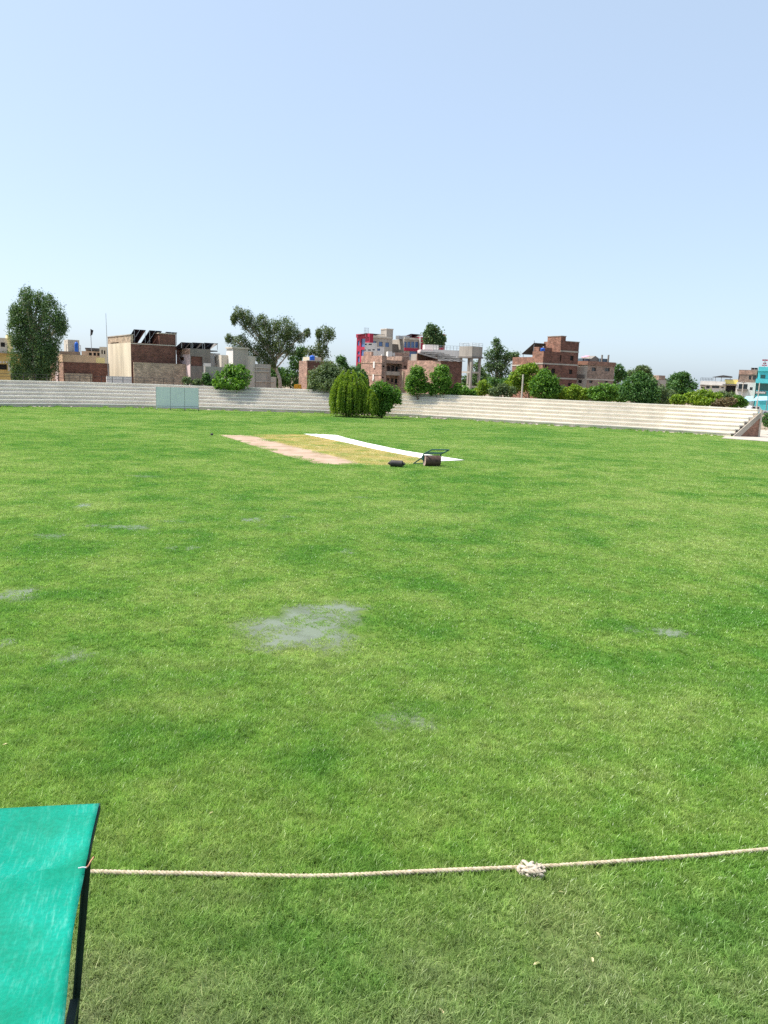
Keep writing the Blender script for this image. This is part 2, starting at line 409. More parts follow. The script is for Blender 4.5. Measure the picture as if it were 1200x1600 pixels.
PUD = [(470, 985, 105, 38, 1.0), (520, 955, 60, 18, .9), (435, 1000, 55, 22, .95), (635, 1128, 75, 26, .62), (1047, 989, 34, 9, .95), (985, 985, 20, 7, .5), (1010, 1035, 40, 22, .4),
       (28, 930, 38, 14, .85), (10, 1006, 16, 9, .8), (112, 1028, 42, 16, .7), (70, 965, 30, 10, .4), (395, 813, 20, 4, 1), (450, 808, 17, 2.2, .9), (412, 822, 14, 3, .5), (543, 863, 13, 5, .9), (130, 791, 14, 4.5, .9),
       (205, 825, 40, 5, .8), (80, 838, 36, 6, .6), (150, 822, 25, 3, .6), (270, 815, 24, 3.4, .6), (300, 857, 12, 4, .8), (268, 857, 12, 3, .7), (225, 745, 34, 2.2, .5), (565, 778, 16, 1.6, .6), (330, 745, 20, 1.4, .4)]
PE = []
for (px, py, rx, ry, s) in PUD:
    c_ = G(px, py); a_ = G(px + rx, py); b_ = G(px, py - ry); c2 = G(px, py + ry)
    PE.append((c_.x, (b_.y + c2.y) / 2, abs(a_.x - c_.x), abs(b_.y - c2.y) / 2, s))
for (cx, cy, rx, ry, s) in PE:
    if s < .5: continue
    ph = rng.uniform(0, 6.28, 5); q = MB(); q.v.append((cx, cy, 0)); wv = [1.0]; NK = 40
    for ring, w_ in ((.45, .8), (.8, .4), (1.2, 0.0)):
        for k in range(NK):
            an = 2 * math.pi * k / NK
            rr = ring * (1 + .16 * math.sin(3 * an + ph[0]) + .13 * math.sin(5 * an + ph[1]) + .09 * math.sin(8 * an + ph[2]))
            q.v.append((cx + rx * rr * math.cos(an), cy + ry * rr * math.sin(an), 0)); wv.append(w_)
    for k in range(NK):
        k2 = (k + 1) % NK; q.f.append((0, 1 + k, 1 + k2))
        for r3 in range(2):
            o_ = 1 + r3 * NK; q.f.append((o_ + k, o_ + NK + k, o_ + NK + k2, o_ + k2))
    po = q.build('puddle', M['puddle']); NPUD = globals().get('NPUD', 0) + 1; po.location.z = .012 + .0006 * NPUD
    at = po.data.attributes.new('wet', 'FLOAT', 'POINT'); at.data.foreach_set('value', np.array(wv, dtype=np.float32) * s)
    tag(po, kind='structure')

# ---- grass: blade tufts scattered by geometry nodes over jittered points
def tuft(name, size, nb, hmin, hmax, width, mat, lean=.9, seed=1, clumps=0):
    r_ = np.random.default_rng(seed)
    x = r_.uniform(-size / 2, size / 2, nb); y = r_.uniform(-size / 2, size / 2, nb)
    if clumps:                                  # most blades grow from crowns and lean outward
        cc = r_.uniform(-size / 2, size / 2, (clumps, 2)); ci = r_.integers(0, clumps, nb); off = r_.normal(size=(nb, 2)) * .011
        loose = r_.uniform(size=nb) < .3; x = np.where(loose, x, cc[ci, 0] + off[:, 0]); y = np.where(loose, y, cc[ci, 1] + off[:, 1])
        la_c = np.arctan2(off[:, 1], off[:, 0]) + r_.normal(size=nb) * .4
    h = r_.uniform(hmin, hmax, nb); an = r_.uniform(0, 2 * np.pi, nb); ln = r_.uniform(.25, lean, nb) * h
    la = r_.uniform(0, 2 * np.pi, nb)
    if clumps: la = np.where(loose, la, la_c)
    wx, wy = np.cos(an) * width / 2, np.sin(an) * width / 2
    z0 = np.full(nb, 0.0)
    lx, ly = np.cos(la) * ln, np.sin(la) * ln
    v = np.zeros((nb, 5, 3))
    v[:, 0] = np.stack([x - wx, y - wy, z0], 1); v[:, 1] = np.stack([x + wx, y + wy, z0], 1)
    v[:, 2] = np.stack([x + wx * .8 + lx * .35, y + wy * .8 + ly * .35, h * .6], 1)
    v[:, 3] = np.stack([x - wx * .8 + lx * .35, y - wy * .8 + ly * .35, h * .6], 1)
    v[:, 4] = np.stack([x + lx, y + ly, h * .98], 1)
    base = np.arange(nb)[:, None] * 5
    tris = np.concatenate([base + np.array([[0, 1, 2]]), base + np.array([[0, 2, 3]]), base + np.array([[3, 2, 4]])], 0)
    ob = np_mesh(name, v.reshape(-1, 3), tris, mat); C.objects.unlink(ob); return ob
def scatter(name, pts, rot, scl, tufts):
    me = bpy.data.meshes.new(name); me.vertices.add(len(pts)); me.vertices.foreach_set('co', pts.astype(np.float32).ravel())
    for an, arr in (('rot', rot), ('scl', scl)):
        at = me.attributes.new(an, 'FLOAT', 'POINT'); at.data.foreach_set('value', arr.astype(np.float32))
    ob = bpy.data.objects.new(name, me); C.objects.link(ob)
    ng = bpy.data.node_groups.new(name + '_nodes', 'GeometryNodeTree')
    ng.interface.new_socket('Geometry', in_out='INPUT', socket_type='NodeSocketGeometry'); ng.interface.new_socket('Geometry', in_out='OUTPUT', socket_type='NodeSocketGeometry')
    N, L = ng.nodes, ng.links
    gi, go = N.new('NodeGroupInput'), N.new('NodeGroupOutput')
    iop = N.new('GeometryNodeInstanceOnPoints'); jn = N.new('GeometryNodeJoinGeometry')
    for tf in reversed(tufts):
        oi = N.new('GeometryNodeObjectInfo'); oi.inputs['Object'].default_value = tf; oi.inputs['As Instance'].default_value = True
        L.new(oi.outputs['Geometry'], jn.inputs[0])
    L.new(gi.outputs[0], iop.inputs['Points']); L.new(jn.outputs[0], iop.inputs['Instance'])
    iop.inputs['Pick Instance'].default_value = True
    rv = N.new('FunctionNodeRandomValue'); rv.data_type = 'INT'
    rv.inputs['Min'].default_value = 0; rv.inputs['Max'].default_value = len(tufts) - 1
    L.new([o for o in rv.outputs if o.type == 'INT'][0], iop.inputs['Instance Index'])
    na = N.new('GeometryNodeInputNamedAttribute'); na.data_type = 'FLOAT'; na.inputs['Name'].default_value = 'rot'
    cx = N.new('ShaderNodeCombineXYZ'); L.new(na.outputs['Attribute'], cx.inputs[2]); L.new(cx.outputs[0], iop.inputs['Rotation'])
    nb_ = N.new('GeometryNodeInputNamedAttribute'); nb_.data_type = 'FLOAT'; nb_.inputs['Name'].default_value = 'scl'
    c2 = N.new('ShaderNodeCombineXYZ')
    for k in range(3): L.new(nb_.outputs['Attribute'], c2.inputs[k])
    L.new(c2.outputs[0], iop.inputs['Scale'])
    L.new(iop.outputs[0], go.inputs[0])
    md = ob.modifiers.new('scatter', 'NODES'); md.node_group = ng
    return ob
def field_points(y0, y1, step, margin=4.0):
    ys = np.arange(y0, y1, step); out = []
    for yy in ys:
        hw = .56 * yy + margin
        xs = np.arange(-hw, hw, step); out.append(np.stack([xs, np.full(len(xs), yy)], 1))
    p = np.concatenate(out); p += rng.uniform(-.5, .5, p.shape) * step
    ok = inside(POLY, p[:, 0], p[:, 1])
    for pl in (clay, worn, sheet):
        ok &= ~inside(np.array([(a.x, a.y) for a in pl]), p[:, 0], p[:, 1])
    return p[ok]
def puddle_w(p):
    w = np.zeros(len(p))
    for (cx, cy, rx, ry, s) in PE:
        d = np.sqrt(((p[:, 0] - cx) / (rx * 1.05)) ** 2 + ((p[:, 1] - cy) / (ry * 1.05)) ** 2)
        w = np.maximum(w, s * np.clip((1.25 - d) / .6, 0, 1))
    return w
def lay(name, y0, y1, step, tufts, smin, smax, label):
    p = field_points(y0, y1, step); w = puddle_w(p)
    keep = rng.uniform(0, 1, len(p)) > w * .24
    p, w = p[keep], w[keep]
    scl = rng.uniform(smin, smax, len(p)) * (1 - .38 * w)
    pts = np.concatenate([p, np.full((len(p), 1), .003)], 1)
    tag(scatter(name, pts, rng.uniform(0, 6.28, len(p)), scl, tufts), label, 'grass', kind='stuff')
near_t = [tuft('near_tuft', .46, 520, .028, .07, .0058, M['blade'], 1.25, seed=s, clumps=34) for s in (1, 2, 3, 4)]
mid_t = [tuft('mid_tuft', .62, 560, .025, .06, .009, M['blade'], 1.1, seed=s, clumps=46) for s in (5, 6, 7)]
far_t = [tuft('far_tuft', 1.5, 900, .025, .055, .018, M['blade'], seed=s) for s in (8, 9, 10)]
lay('near_grass', 3.0, 13.0, .22, near_t, .85, 1.3, 'short green turf grass around the boundary rope')
lay('middle_grass', 13.0, 32.0, .38, mid_t, .85, 1.25, 'short green turf of the outfield with wet patches')
lay('far_grass', 32.0, 106.0, .95, far_t, .85, 1.2, 'bright green outfield turf around the pitch')
wp = np.array([(a.x, a.y) for a in worn]); xs, ys = np.meshgrid(np.arange(wp[:, 0].min(), wp[:, 0].max(), .55), np.arange(wp[:, 1].min(), wp[:, 1].max(), .55))
p = np.stack([xs.ravel(), ys.ravel()], 1) + rng.uniform(-.25, .25, (xs.size, 2)); p = p[inside(wp, p[:, 0], p[:, 1])]
straw_t = [tuft('straw_tuft', 1.0, 420, .012, .03, .014, M['straw'], seed=s) for s in (11, 12)]
tag(scatter('worn_grass', np.concatenate([p, np.full((len(p), 1), .01)], 1), rng.uniform(0, 6.28, len(p)), rng.uniform(.8, 1.1, len(p)), straw_t), 'yellow worn grass between clay pitch and white sheet', 'grass', kind='stuff')

# ------------------------------------------------------------------ terrace stands
M['stand_grey'] = plain('stand_grey_concrete', (.56, .50, .43), .92, .10, .35)
M['stand_grey_edge'] = plain('stand_pale_edge', (.70, .66, .60), .9, .1, .6)  # slab tops and front edges paler than the risers
M['stand_cream'] = plain('stand_cream_wash', (.70, .62, .51), .92, .08, .35)
M['stand_cream_edge'] = plain('stand_cream_edge', (.66, .61, .53), .9, .09, .6)
def stand(name, label, fr, bk, n, ms, me_):
    root = empty(name, fr[0]); tag(root, label, 'terrace', 'terrace stands round the field')
    o = fr[0]; sec = resample(fr, bk, n); h = STAND_H / NSTEP
    def loft(ta, tb, z0, z1, sec=sec):
        q = MB()
        for (a_, b_) in sec:
            p0, p1 = a_.lerp(b_, ta) - o, a_.lerp(b_, tb) - o
            q.v += [(p0.x, p0.y, z0), (p0.x, p0.y, z1), (p1.x, p1.y, z1), (p1.x, p1.y, z0)]
        for i in range(len(sec) - 1):
            k = i * 4
            for j in range(4): q.f.append((k + j, k + (j + 1) % 4, k + 4 + (j + 1) % 4, k + 4 + j))
        q.f.append((0, 3, 2, 1)); k = (len(sec) - 1) * 4; q.f.append((k, k + 1, k + 2, k + 3)); return q
    for i in range(NSTEP):
        t0 = i / NSTEP
        st = loft(t0 + .004, 1.0 - .001 * i, i * h - (.006 if i else 0), (i + 1) * h - .13, sec[:-1]).build('step', ms, root)
        loft(t0, t0 + .02, i * h - .004, (i + 1) * h - .13).build('riser', ms, st)
        loft(t0 - .014, min(1.0, t0 + 1 / NSTEP + .004), (i + 1) * h - .131, (i + 1) * h).build('seat_slab', me_, st)
    return root, sec
lst, lsec = stand('terrace_stand', 'long grey concrete terrace steps behind the pale sight screen', LFp, LBp, 60, M['stand_grey'], M['stand_grey_edge'])
rst, rsec = stand('terrace_stand', 'long cream terrace steps with open stepped brick end below shops', RFp, RBp, 60, M['stand_cream'], M['stand_cream_edge'])
# end wall of the right stand: stepped void, plastered slope, brick triangle, corner pier
o = RFp[0]; fe, be = RFp[-1] - o, RBp[-1] - o
ed = (be - fe); el = ed.length; ed.normalize(); en = Vector((ed.y, -ed.x, 0))
if en.y > 0: en = -en
def ep(s, z, d): v = fe + ed * (s * el) + en * d; return (v.x, v.y, z)
q = MB(); q.prism([ep(.24, .0, .03), ep(.995, .0, .03), ep(.995, STAND_H * .80, .03)], en * .05); q.build('end_wall', M['brick'], rst)
q = MB(); q.prism([ep(.05, .0, .031), ep(.30, .0, .031), ep(.955, STAND_H * .70, .031), ep(.955, STAND_H * .90, .031)], en * .13); q.build('sloping_beam', M['concrete'], rst)
q = MB(); q.prism([ep(.955, 0, .031), ep(1.01, 0, .031), ep(1.01, STAND_H * .98, .031), ep(.955, STAND_H * .98, .031)], en * .16); q.build('corner_pier', M['concrete_pale'], rst)
q = MB(); q.prism([ep(.30, 0, .082), ep(.345, 0, .082), ep(.345, .45, .082), ep(.30, .45, .082)], en * .06); q.build('short_pier', M['concrete_pale'], rst)
# paved apron at the right stand's foot
a0 = G(1128, 685.5); a1 = G(1290, 697); a2 = G(1290, 672); a3 = G(1150, 673)
q = MB(); q.prism([(a0.x, a0.y, .012), (a1.x, a1.y, .012), (a2.x, a2.y, .012), (a3.x, a3.y, .012)], (0, 0, .07)); tag(q.build('path', M['concrete']), kind='structure')

# railing along the top of the left stand
rl = empty('top_railing', LBp[1]); tag(rl, 'thin dark iron railing along the top of grey terrace', 'railing')
pts = [b_ for (a_, b_) in lsec if P(0, 0, 1) and b_.x < G(330, 640).x * 1.02]
pts = [p - (p - a_).normalized() * .12 for p, a_ in [(b_, a_) for (a_, b_) in lsec] if p.x < -24.5]
for k, p in enumerate(pts[::1]):
    w = p - LBp[1]; q = MB(); q.box(w.x - .03, w.x + .03, w.y - .03, w.y + .03, STAND_H, STAND_H + .85); q.build('post', M['iron'], rl)
for zz in (.45, .82):
    q = MB(); q.tube([(p.x - LBp[1].x, p.y - LBp[1].y, STAND_H + zz) for p in pts], .022, 6); q.build('rail', M['iron'], rl)
# low wall stub at the end of the railing
# ------------------------------------------------------------------ sight screen
p0 = G(244, 640.6); p1 = G(310.5, 641.8)
sc_ = empty('sight_screen', (p0.x, p0.y, .004), math.atan2(p1.y - p0.y, p1.x - p0.x)); tag(sc_, 'pale blue sight screen of three panels standing before grey terrace', 'sight screen')
W = (p1 - p0).length; HS = 2.95
M['screen'] = plain('pale_blue_screen', (.70, .74, .725), .6, .04, .5)
for k in range(3):
    q = MB(); q.box(W * k / 3 + .03, W * (k + 1) / 3 - .03, -.03, .03, .30, HS); q.build('panel', M['screen'], sc_)
for k in range(4):
    q = MB(); x = min(max(W * k / 3, .03), W - .03); q.box(x - .03, x + .03, -.015, .05, .12, HS + .02); q.build('upright', M['steel'], sc_)
    q = MB(); q.tube([(x, .0, .28), (x, -.55, .10)], .03, 6); q.build('brace', M['steel'], sc_)
    q = MB(); q.lathe([(-.04, .12), (.04, .12)], (x, -.1, .12), (1, 0, 0), 14); q.build('wheel', M['iron'], sc_)
for zz in (.27, .50):
    q = MB(); q.box(0, W, -.05, -.032, zz, zz + .06); q.build('rail', M['steel'], sc_)

# ------------------------------------------------------------------ buildings
class Bld:
    """local frame: origin at the front corner, x along the front, y into the depth, z up"""
    def __init__(s, name, label, px, Y, yaw, cat='building', group='houses behind the terraces'):
        o = P(px, 600, Y); s.o = Vector((o.x, o.y, 0)); s.a = R(yaw)
        s.e = empty(name, s.o, s.a); tag(s.e, label, cat, group)
        s.ux = Vector((math.cos(s.a), math.sin(s.a), 0)); s.uy = Vector((-math.sin(s.a), math.cos(s.a), 0))
    def F(s, px, py, y=0.0):                  # pixel on the plane local y = const -> (x, z)
        d = ray(px, py); rel = s.o + s.uy * y - CAM; t = rel.dot(s.uy) / d.dot(s.uy); p = CAM + d * t - s.o
        return p.dot(s.ux), p.z
    def L(s, px, py, x=0.0):                  # pixel on the plane local x = const -> (y, z)
        d = ray(px, py); rel = s.o + s.ux * x - CAM; t = rel.dot(s.ux) / d.dot(s.ux); p = CAM + d * t - s.o
        return p.dot(s.uy), p.z
    def FR(s, r_, y=0.0):
        my, mx = (r_[1] + r_[3]) / 2, (r_[0] + r_[2]) / 2
        return s.F(r_[0], my, y)[0], s.F(r_[2], my, y)[0], s.F(mx, r_[3], y)[1], s.F(mx, r_[1], y)[1]
    def LR(s, r_, x=0.0):
        my, mx = (r_[1] + r_[3]) / 2, (r_[0] + r_[2]) / 2
        return s.L(r_[2], my, x)[0], s.L(r_[0], my, x)[0], s.L(mx, r_[3], x)[1], s.L(mx, r_[1], x)[1]
    def block(s, name, mat, x0, x1, y0, y1, z0, z1, front=(), left=(), rev=.22, pane='glass', leftmat=None):
        q = MB()
        def wall(a0, a1, b0, b1, ops, mk, inv):
            xs = sorted({a0, a1} | {v for o in ops for v in (o[0], o[1])}); zs = sorted({b0, b1} | {v for o in ops for v in (o[2], o[3])})
            for i in range(len(xs) - 1):
                for j in range(len(zs) - 1):
                    cx, cz = (xs[i] + xs[i + 1]) / 2, (zs[j] + zs[j + 1]) / 2
                    if any(o[0] < cx < o[1] and o[2] < cz < o[3] for o in ops): continue
                    q.add([mk(xs[i], zs[j], 0), mk(xs[i + 1], zs[j], 0), mk(xs[i + 1], zs[j + 1], 0), mk(xs[i], zs[j + 1], 0)], [(0, 1, 2, 3)])
            for o in ops:
                c = [(o[0], o[2]), (o[1], o[2]), (o[1], o[3]), (o[0], o[3])]
                for k in range(4):
                    k2 = (k + 1) % 4
                    q.add([mk(*c[k], 0), mk(*c[k2], 0), mk(*c[k2], rev), mk(*c[k], rev)], [(0, 1, 2, 3)])
        clampf = [(max(o[0], x0 + .02), min(o[1], x1 - .02), max(o[2], z0 + .02), min(o[3], z1 - .02)) for o in front]
        clampl = [(max(o[0], y0 + .02), min(o[1], y1 - .02), max(o[2], z0 + .02), min(o[3], z1 - .02)) for o in left]
        clampf = [o for o in clampf if o[1] > o[0] and o[3] > o[2]]; clampl = [o for o in clampl if o[1] > o[0] and o[3] > o[2]]
        wall(x0, x1, z0, z1, clampf, lambda a, z, d: (a, y0 + d, z), 0)
        if leftmat is None:
            wall(y0, y1, z0, z1, clampl, lambda a, z, d: (x0 + d, a, z), 1)
        q.add([(x1, y0, z0), (x1, y1, z0), (x1, y1, z1), (x1, y0, z1)], [(0, 1, 2, 3)])
        q.add([(x0, y1, z0), (x1, y1, z0), (x1, y1, z1), (x0, y1, z1)], [(0, 1, 2, 3)])
        q.add([(x0, y0, z1), (x1, y0, z1), (x1, y1, z1), (x0, y1, z1)], [(0, 1, 2, 3)])
        ob = q.build(name, mat, s.e)
        if leftmat is not None:
            q = MB(); wall(y0, y1, z0, z1, clampl, lambda a, z, d: (x0 + d, a, z), 1)
            q.build('side_wall', leftmat, s.e)
        for o in clampf:
            w = MB(); w.box(o[0] - .01, o[1] + .01, y0 + rev - .01, y0 + rev + .03, o[2] - .01, o[3] + .01); wo = w.build('window', M[pane], s.e)
            if o[1] - o[0] > .6 and pane == 'glass':
                f = MB(); cx = (o[0] + o[1]) / 2; f.box(cx - .03, cx + .03, y0 + rev - .05, y0 + rev - .012, o[2], o[3]); f.build('mullion', M['concrete_dark'], wo)
        for o in clampl:
            w = MB(); w.box(x0 + rev - .01, x0 + rev + .03, o[0] - .01, o[1] + .01, o[2] - .01, o[3] + .01); w.build('window', M[pane], s.e)
        return ob
    def box(s, name, mat, x0, x1, y0, y1, z0, z1):
        q = MB(); q.box(x0, x1, y0, y1, z0, z1); return q.build(name, mat, s.e)
    def rail(s, x0, x1, y, z, h, n=6, mat='iron'):
        q = MB(); q.box(x0, x1, y - .03, y + .03, z + h - .05, z + h); q.box(x0, x1, y - .025, y + .025, z + h * .5, z + h * .5 + .04); q.build('rail', M[mat], s.e)
        for k in range(n):
            x = x0 + (x1 - x0) * k / (n - 1); q = MB(); q.box(x - .035, x + .035, y - .035, y + .035, z, z + h); q.build('rail_post', M[mat], s.e)
    def solar(s, x0, x1, y0, z_top, depth, drop, zroof, n=3):
        """tilted array seen from behind and below: high edge at the front"""
        th = .05
        w = (x1 - x0) / n
        for k in range(n):
            q = MB(); q.prism([(x0 + w * k + .02, y0, z_top), (x0 + w * (k + 1) - .02, y0, z_top), (x0 + w * (k + 1) - .02, y0 + depth, z_top - drop), (x0 + w * k + .02, y0 + depth, z_top - drop)], (0, 0, th)); q.build('solar_panel', M['panel'], s.e)
        for x in (x0 + .1, x1 - .1):
            q = MB(); q.tube([(x, y0 + .1, zroof), (x, y0 + .1, z_top)], .04, 6); q.build('support', M['steel'], s.e)
            if z_top - drop > zroof + .05:
                q = MB(); q.tube([(x, y0 + depth - .1, zroof), (x, y0 + depth - .1, z_top - drop)], .04, 6); q.build('support', M['steel'], s.e)
    def cyl_tank(s, px0, py0, px1, py1, y, zb, label):
        x0, x1, z0, z1 = s.FR((px0, py0, px1, py1), y); r_ = (x1 - x0) / 2; c = (x0 + x1) / 2
        return P_tank((s.o + s.ux * c + s.uy * (y + r_)), zb, r_, z1, label)
def P_tank(p, zb, r_, ztop, label):
    o = empty('water_tank', (p.x, p.y, zb)); tag(o, label, 'water tank', 'blue water tanks on roofs')
    h = ztop - zb
    q = MB(); q.lathe([(0, r_ * .97), (.08 * h, r_), (.2 * h, r_ * .97), (.25 * h, r_), (.45 * h, r_ * .97), (.5 * h, r_), (.68 * h, r_ * .97), (.74 * h, r_), (.88 * h, r_ * .8), (.93 * h, r_ * .4)], (0, 0, 0), (0, 0, 1), 20); q.build('body', M['tank'], o, True)
    q = MB(); q.lathe([(.9 * h, r_ * .34), (1.0 * h, r_ * .32)], (0, 0, 0), (0, 0, 1), 14); q.build('lid', M['tank'], o)
    return o

# -- L0 ochre house
B = Bld('ochre_house', 'ochre yellow house with flat roof behind the tall eucalyptus', 22, 116, 30)
xa = B.F(-60, 560)[0]; x1 = 2.0
zt = B.F(5, 552)[1]
B.block('wall', M['ochre'], xa, x1, 0, 8, 0, zt, front=[B.FR(r_) for r_ in ((-2, 569, 11, 577.5), (14, 567, 18, 576))], pane='dark')
for k, px in enumerate((0, 4.5, 9, 13.5)):
    x0, x2, z0, z2 = B.FR((px, 564.5, px + 2.5, 567.5)); B.box('vent_block', M['white'], x0, x2, -.06, .0, z0, z2)
x0, x2, z0, z2 = B.FR((12.5, 566, 15, 577)); B.box('pillar', M['white'], x0, x2, -.3, -.004, 0, z2)
B.box('roof_slab', M['concrete'], xa - .2, x1 + .1, -.35, 8.2, zt, zt + .22)
zz = B.F(6, 528, 2)[1]; x0 = B.F(11.5, 540, 2)[0]
B.block('upper_storey', M['concrete_pale'], xa, x0, 2, 7, zt + .22, zz, front=[B.FR((1, 535, 8, 542), 2)], pane='dark')
x2 = B.F(20, 540, 1.6)[0]; B.box('stair_tower', M['yellow'], x0 + .02, x2, 1.6, 5, zt + .221, B.F(16, 523.5, 1.6)[1])
x0, x2, z0, z2 = B.FR((-40, 579, 20, 592), -2); B.box('garden_wall', M['ochre'], x0, x2, -2.2, -2, 0, z2)

# -- L1 pink-brick house
B = Bld('pink_brick_house', 'low pink brick house with tan parapet beside the cream block', 100, 112, 33)
xr = B.F(171, 580)[0]; yl = B.L(79, 575)[0]; zt = B.F(130, 566.5)[1]
B.block('wall', M['brick_dark'], 0, xr, 0, yl, 0, zt, leftmat=M['brick_pink'])  # sunlit side and shaded front painted as paler and darker brick
y0, y1, z0, z1 = B.LR((87.5, 556, 92, 594)); B.box('pilaster', M['pink'], -.12, -.004, y0, y1, 0, z1)
zp = B.F(110, 554)[1]; xp = B.F(150, 560)[0]; xq = B.F(164, 560)[0]
B.box('parapet', M['tan'], -.05, xp, .05, 3.5, zt + .003, zp); B.box('parapet', M['yellow'], xp + .02, xq, .1, 3.2, zt + .003, zp - .25)
x0, x1, z0, z1 = B.FR((101, 583.5, 143, 597)); B.box('plinth_wall', M['brick_tan'], x0, x1, -.5, -.01, 0, z1)
yy = 5.0; x0, x1, z0, z1 = B.FR((106, 531, 124, 545), yy); B.box('roof_room', M['concrete_pale'], x0, x1, yy, yy + 3, zt, z1)
B.box('roof_slab', M['concrete_dark'], B.F(96, 550, 2.5)[0], B.F(128, 550, 2.5)[0], 3.6, 9, B.F(110, 551, 2.5)[1] - .3, B.F(110, 549, 2.5)[1])
B.rail(B.F(104, 545, 4)[0], B.F(126, 545, 4)[0], 4, B.F(110, 549, 2.5)[1], 1.0, 7, 'steel')
B.cyl_tank(117, 533.5, 123, 541.5, yy - 1.6, B.F(110, 549, 2.5)[1] + .0, 'blue plastic water tank on the low pink brick house')

# -- far small house with arches, flag
B = Bld('cream_far_house', 'small cream far house with dark openings left of the cream block', 128, 150, 20)
x0, x1, z0, z1 = B.FR((128, 549, 158, 590)); B.block('wall', M['tan'], x0, x1, 0, 6, 0, z1, front=[B.FR(r_) for r_ in ((139, 551, 143.5, 556), (146, 551, 150, 556), (152, 551, 156, 556))], pane='dark')
x0, x1, z0, z1 = B.FR((156, 542, 168, 590), -.5); B.block('stair_block', M['cream'], x0, x1, -.5, 4, 0, z1, front=[B.FR(r_, -.5) for r_ in ((158.5, 547, 160.5, 553), (162.5, 547.5, 164.5, 553.5))], pane='dark')
x0, x1, z0, z1 = B.FR((133, 543, 157, 549), 1); B.box('roof_shade', M['tin'], x0, x1, .6, 5, z1 - .35, z1 - .1)
B.box('parapet', M['concrete'], x0, x1, 5.0, 5.3, B.F(140, 549)[1], z1 - .36)
fp = P(144.5, 553, 151); ft = P(141.5, 514, 151)
fl = empty('flag_pole', (fp.x, fp.y, 0)); tag(fl, 'thin flag pole with a dark flag over far houses', 'flag')
q = MB(); q.tube([(0, 0, 0), (ft.x - fp.x, 0, ft.z)], .06, 6); q.build('pole', M['steel'], fl)
q = MB(); ft2 = P(144.5, 523, 151)
q.add([(ft.x - fp.x, -.02, ft.z), (ft.x - fp.x + .55, .0, ft.z - .25), (ft.x - fp.x + .2, .25, ft.z - 1.1), (ft.x - fp.x - .15, .1, ft.z - 1.3)], [(0, 1, 2, 3)])
fo = q.build('flag_cloth', M['dark'], fl); sm = fo.modifiers.new('t', 'SOLIDIFY'); sm.thickness = .02

# -- L3 cream block with dark brick front, solar arrays
B = Bld('cream_brick_block', 'tall block with cream plaster side, dark brick front and rooftop solar panels', 205.5, 112, 33)
xr = B.F(275, 550)[0]; yl = B.L(169, 560)[0]; zl = B.L(188, 525)[1]; zm = B.F(240, 537)[1]
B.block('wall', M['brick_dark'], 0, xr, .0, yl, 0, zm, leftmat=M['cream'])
B.block('side_parapet', M['brick_tan'], 0, .35, .0, yl, zm + .003, zl, left=[B.LR(r_) for r_ in ((173, 535, 185.5, 539), (189, 536, 201.5, 540.3))], rev=.2, pane='dark')
B.box('coping', M['concrete'], -.08, .43, -.05, yl + .1, zl, zl + .12)
x0, x1, z0, z1 = B.FR((249, 522, 275, 540)); B.box('stair_tower', M['brick_dark'], x0, xr, .02, 3.5, zm + .003, z1)
B.box('coping', M['concrete_pale'], x0 - .12, xr + .1, -.08, 3.6, z1, z1 + .12)
B.box('floor_band', M['concrete_pale'], .0, xr, -.05, -.004, zm - .2, zm - .08)
zb = B.F(250, 567.5, -1)[1]; xe = B.F(318, 585, -1)[0]
q = MB(); q.box(.05, xe, -1.3, -1, 0, zb); q.build('boundary_wall', M['brick_tan'], B.e)
zs = B.F(215, 515.5, .8)[1]
for a_, b_, t_ in ((209, 228, 515.6), (233, 253, 517.2), (259, 277, 519.5)):
    B.solar(B.F(a_, 516, .8)[0], B.F(b_, 516, .8)[0], .8, B.F((a_ + b_) / 2, t_, .8)[1], 5.2, 2.0, zm, 2)
x0, x1, z0, z1 = B.FR((166, 588, 205, 600), -1.5); B.box('low_wall', M['white'], x0, x1, -1.8, -1.5, 0, z1)
pb = P(170.5, 600, 111.2); pt = P(165.3, 489.5, 111.2)
ap = empty('antenna_mast', (pb.x, pb.y, 0)); tag(ap, 'tall thin bare mast rising beside the cream block', 'mast')
q = MB(); q.tube([(0, 0, 0), ((pt.x - pb.x) * .5, 0, pt.z * .5), (pt.x - pb.x, 0, pt.z)], [.07, .05, .025], 6); q.build('pole', M['steel'], ap)
q = MB(); q.box(-.15, .15, -.15, .15, 0, .12); q.build('base_plate', M['concrete'], ap)

# -- L4 pink and grey house with dark roof
B = Bld('pink_grey_house', 'small pink and grey house under dark solar roof panels', 297.5, 113.5, 33)
xr = B.F(329, 555)[0]; yl = B.L(276, 555)[0]; zt = B.F(312, 545)[1]
B.block('wall', M['concrete_dark'], 0, xr, 0, yl, 0, zt, front=[B.FR((298.5, 557, 316.5, 572))], left=[B.LR((280, 558, 287.5, 563.5))], pane='brick_dark', leftmat=M['pink'])
y0, y1, z0, z1 = B.LR((276, 546, 297, 553.5)); B.box('brick_course', M['brick_pink'], -.06, -.004, .02, yl, z0, z1)
x0, x1, z0, z1 = B.FR((317.5, 567.5, 329, 590)); B.box('white_pier', M['white'], x0, x1, -.15, -.004, 0, z1)
for a_, b_, t_ in ((283, 300, 535.6), (300.5, 318, 536), (319, 341, 536.5)):
    B.solar(B.F(a_, 540, .3)[0], B.F(b_, 540, .3)[0], .3, B.F((a_ + b_) / 2, t_, .3)[1], 4.2, 1.0, zt, 2)
x0, x1, z0, z1 = B.FR((329, 552, 344, 590), 1.5); B.block('annex', M['white'], xr + .01, x1, 1.5, 5, 0, z1, front=[B.FR((335.5, 557, 341, 567), 1.5)], pane='dark')
x0, x1, z0, z1 = B.FR((326, 546, 340, 549.5), .8); B.box('annex_shade', M['tin'], x0, x1, .8, 4, z1 - .3, z1 - .15)

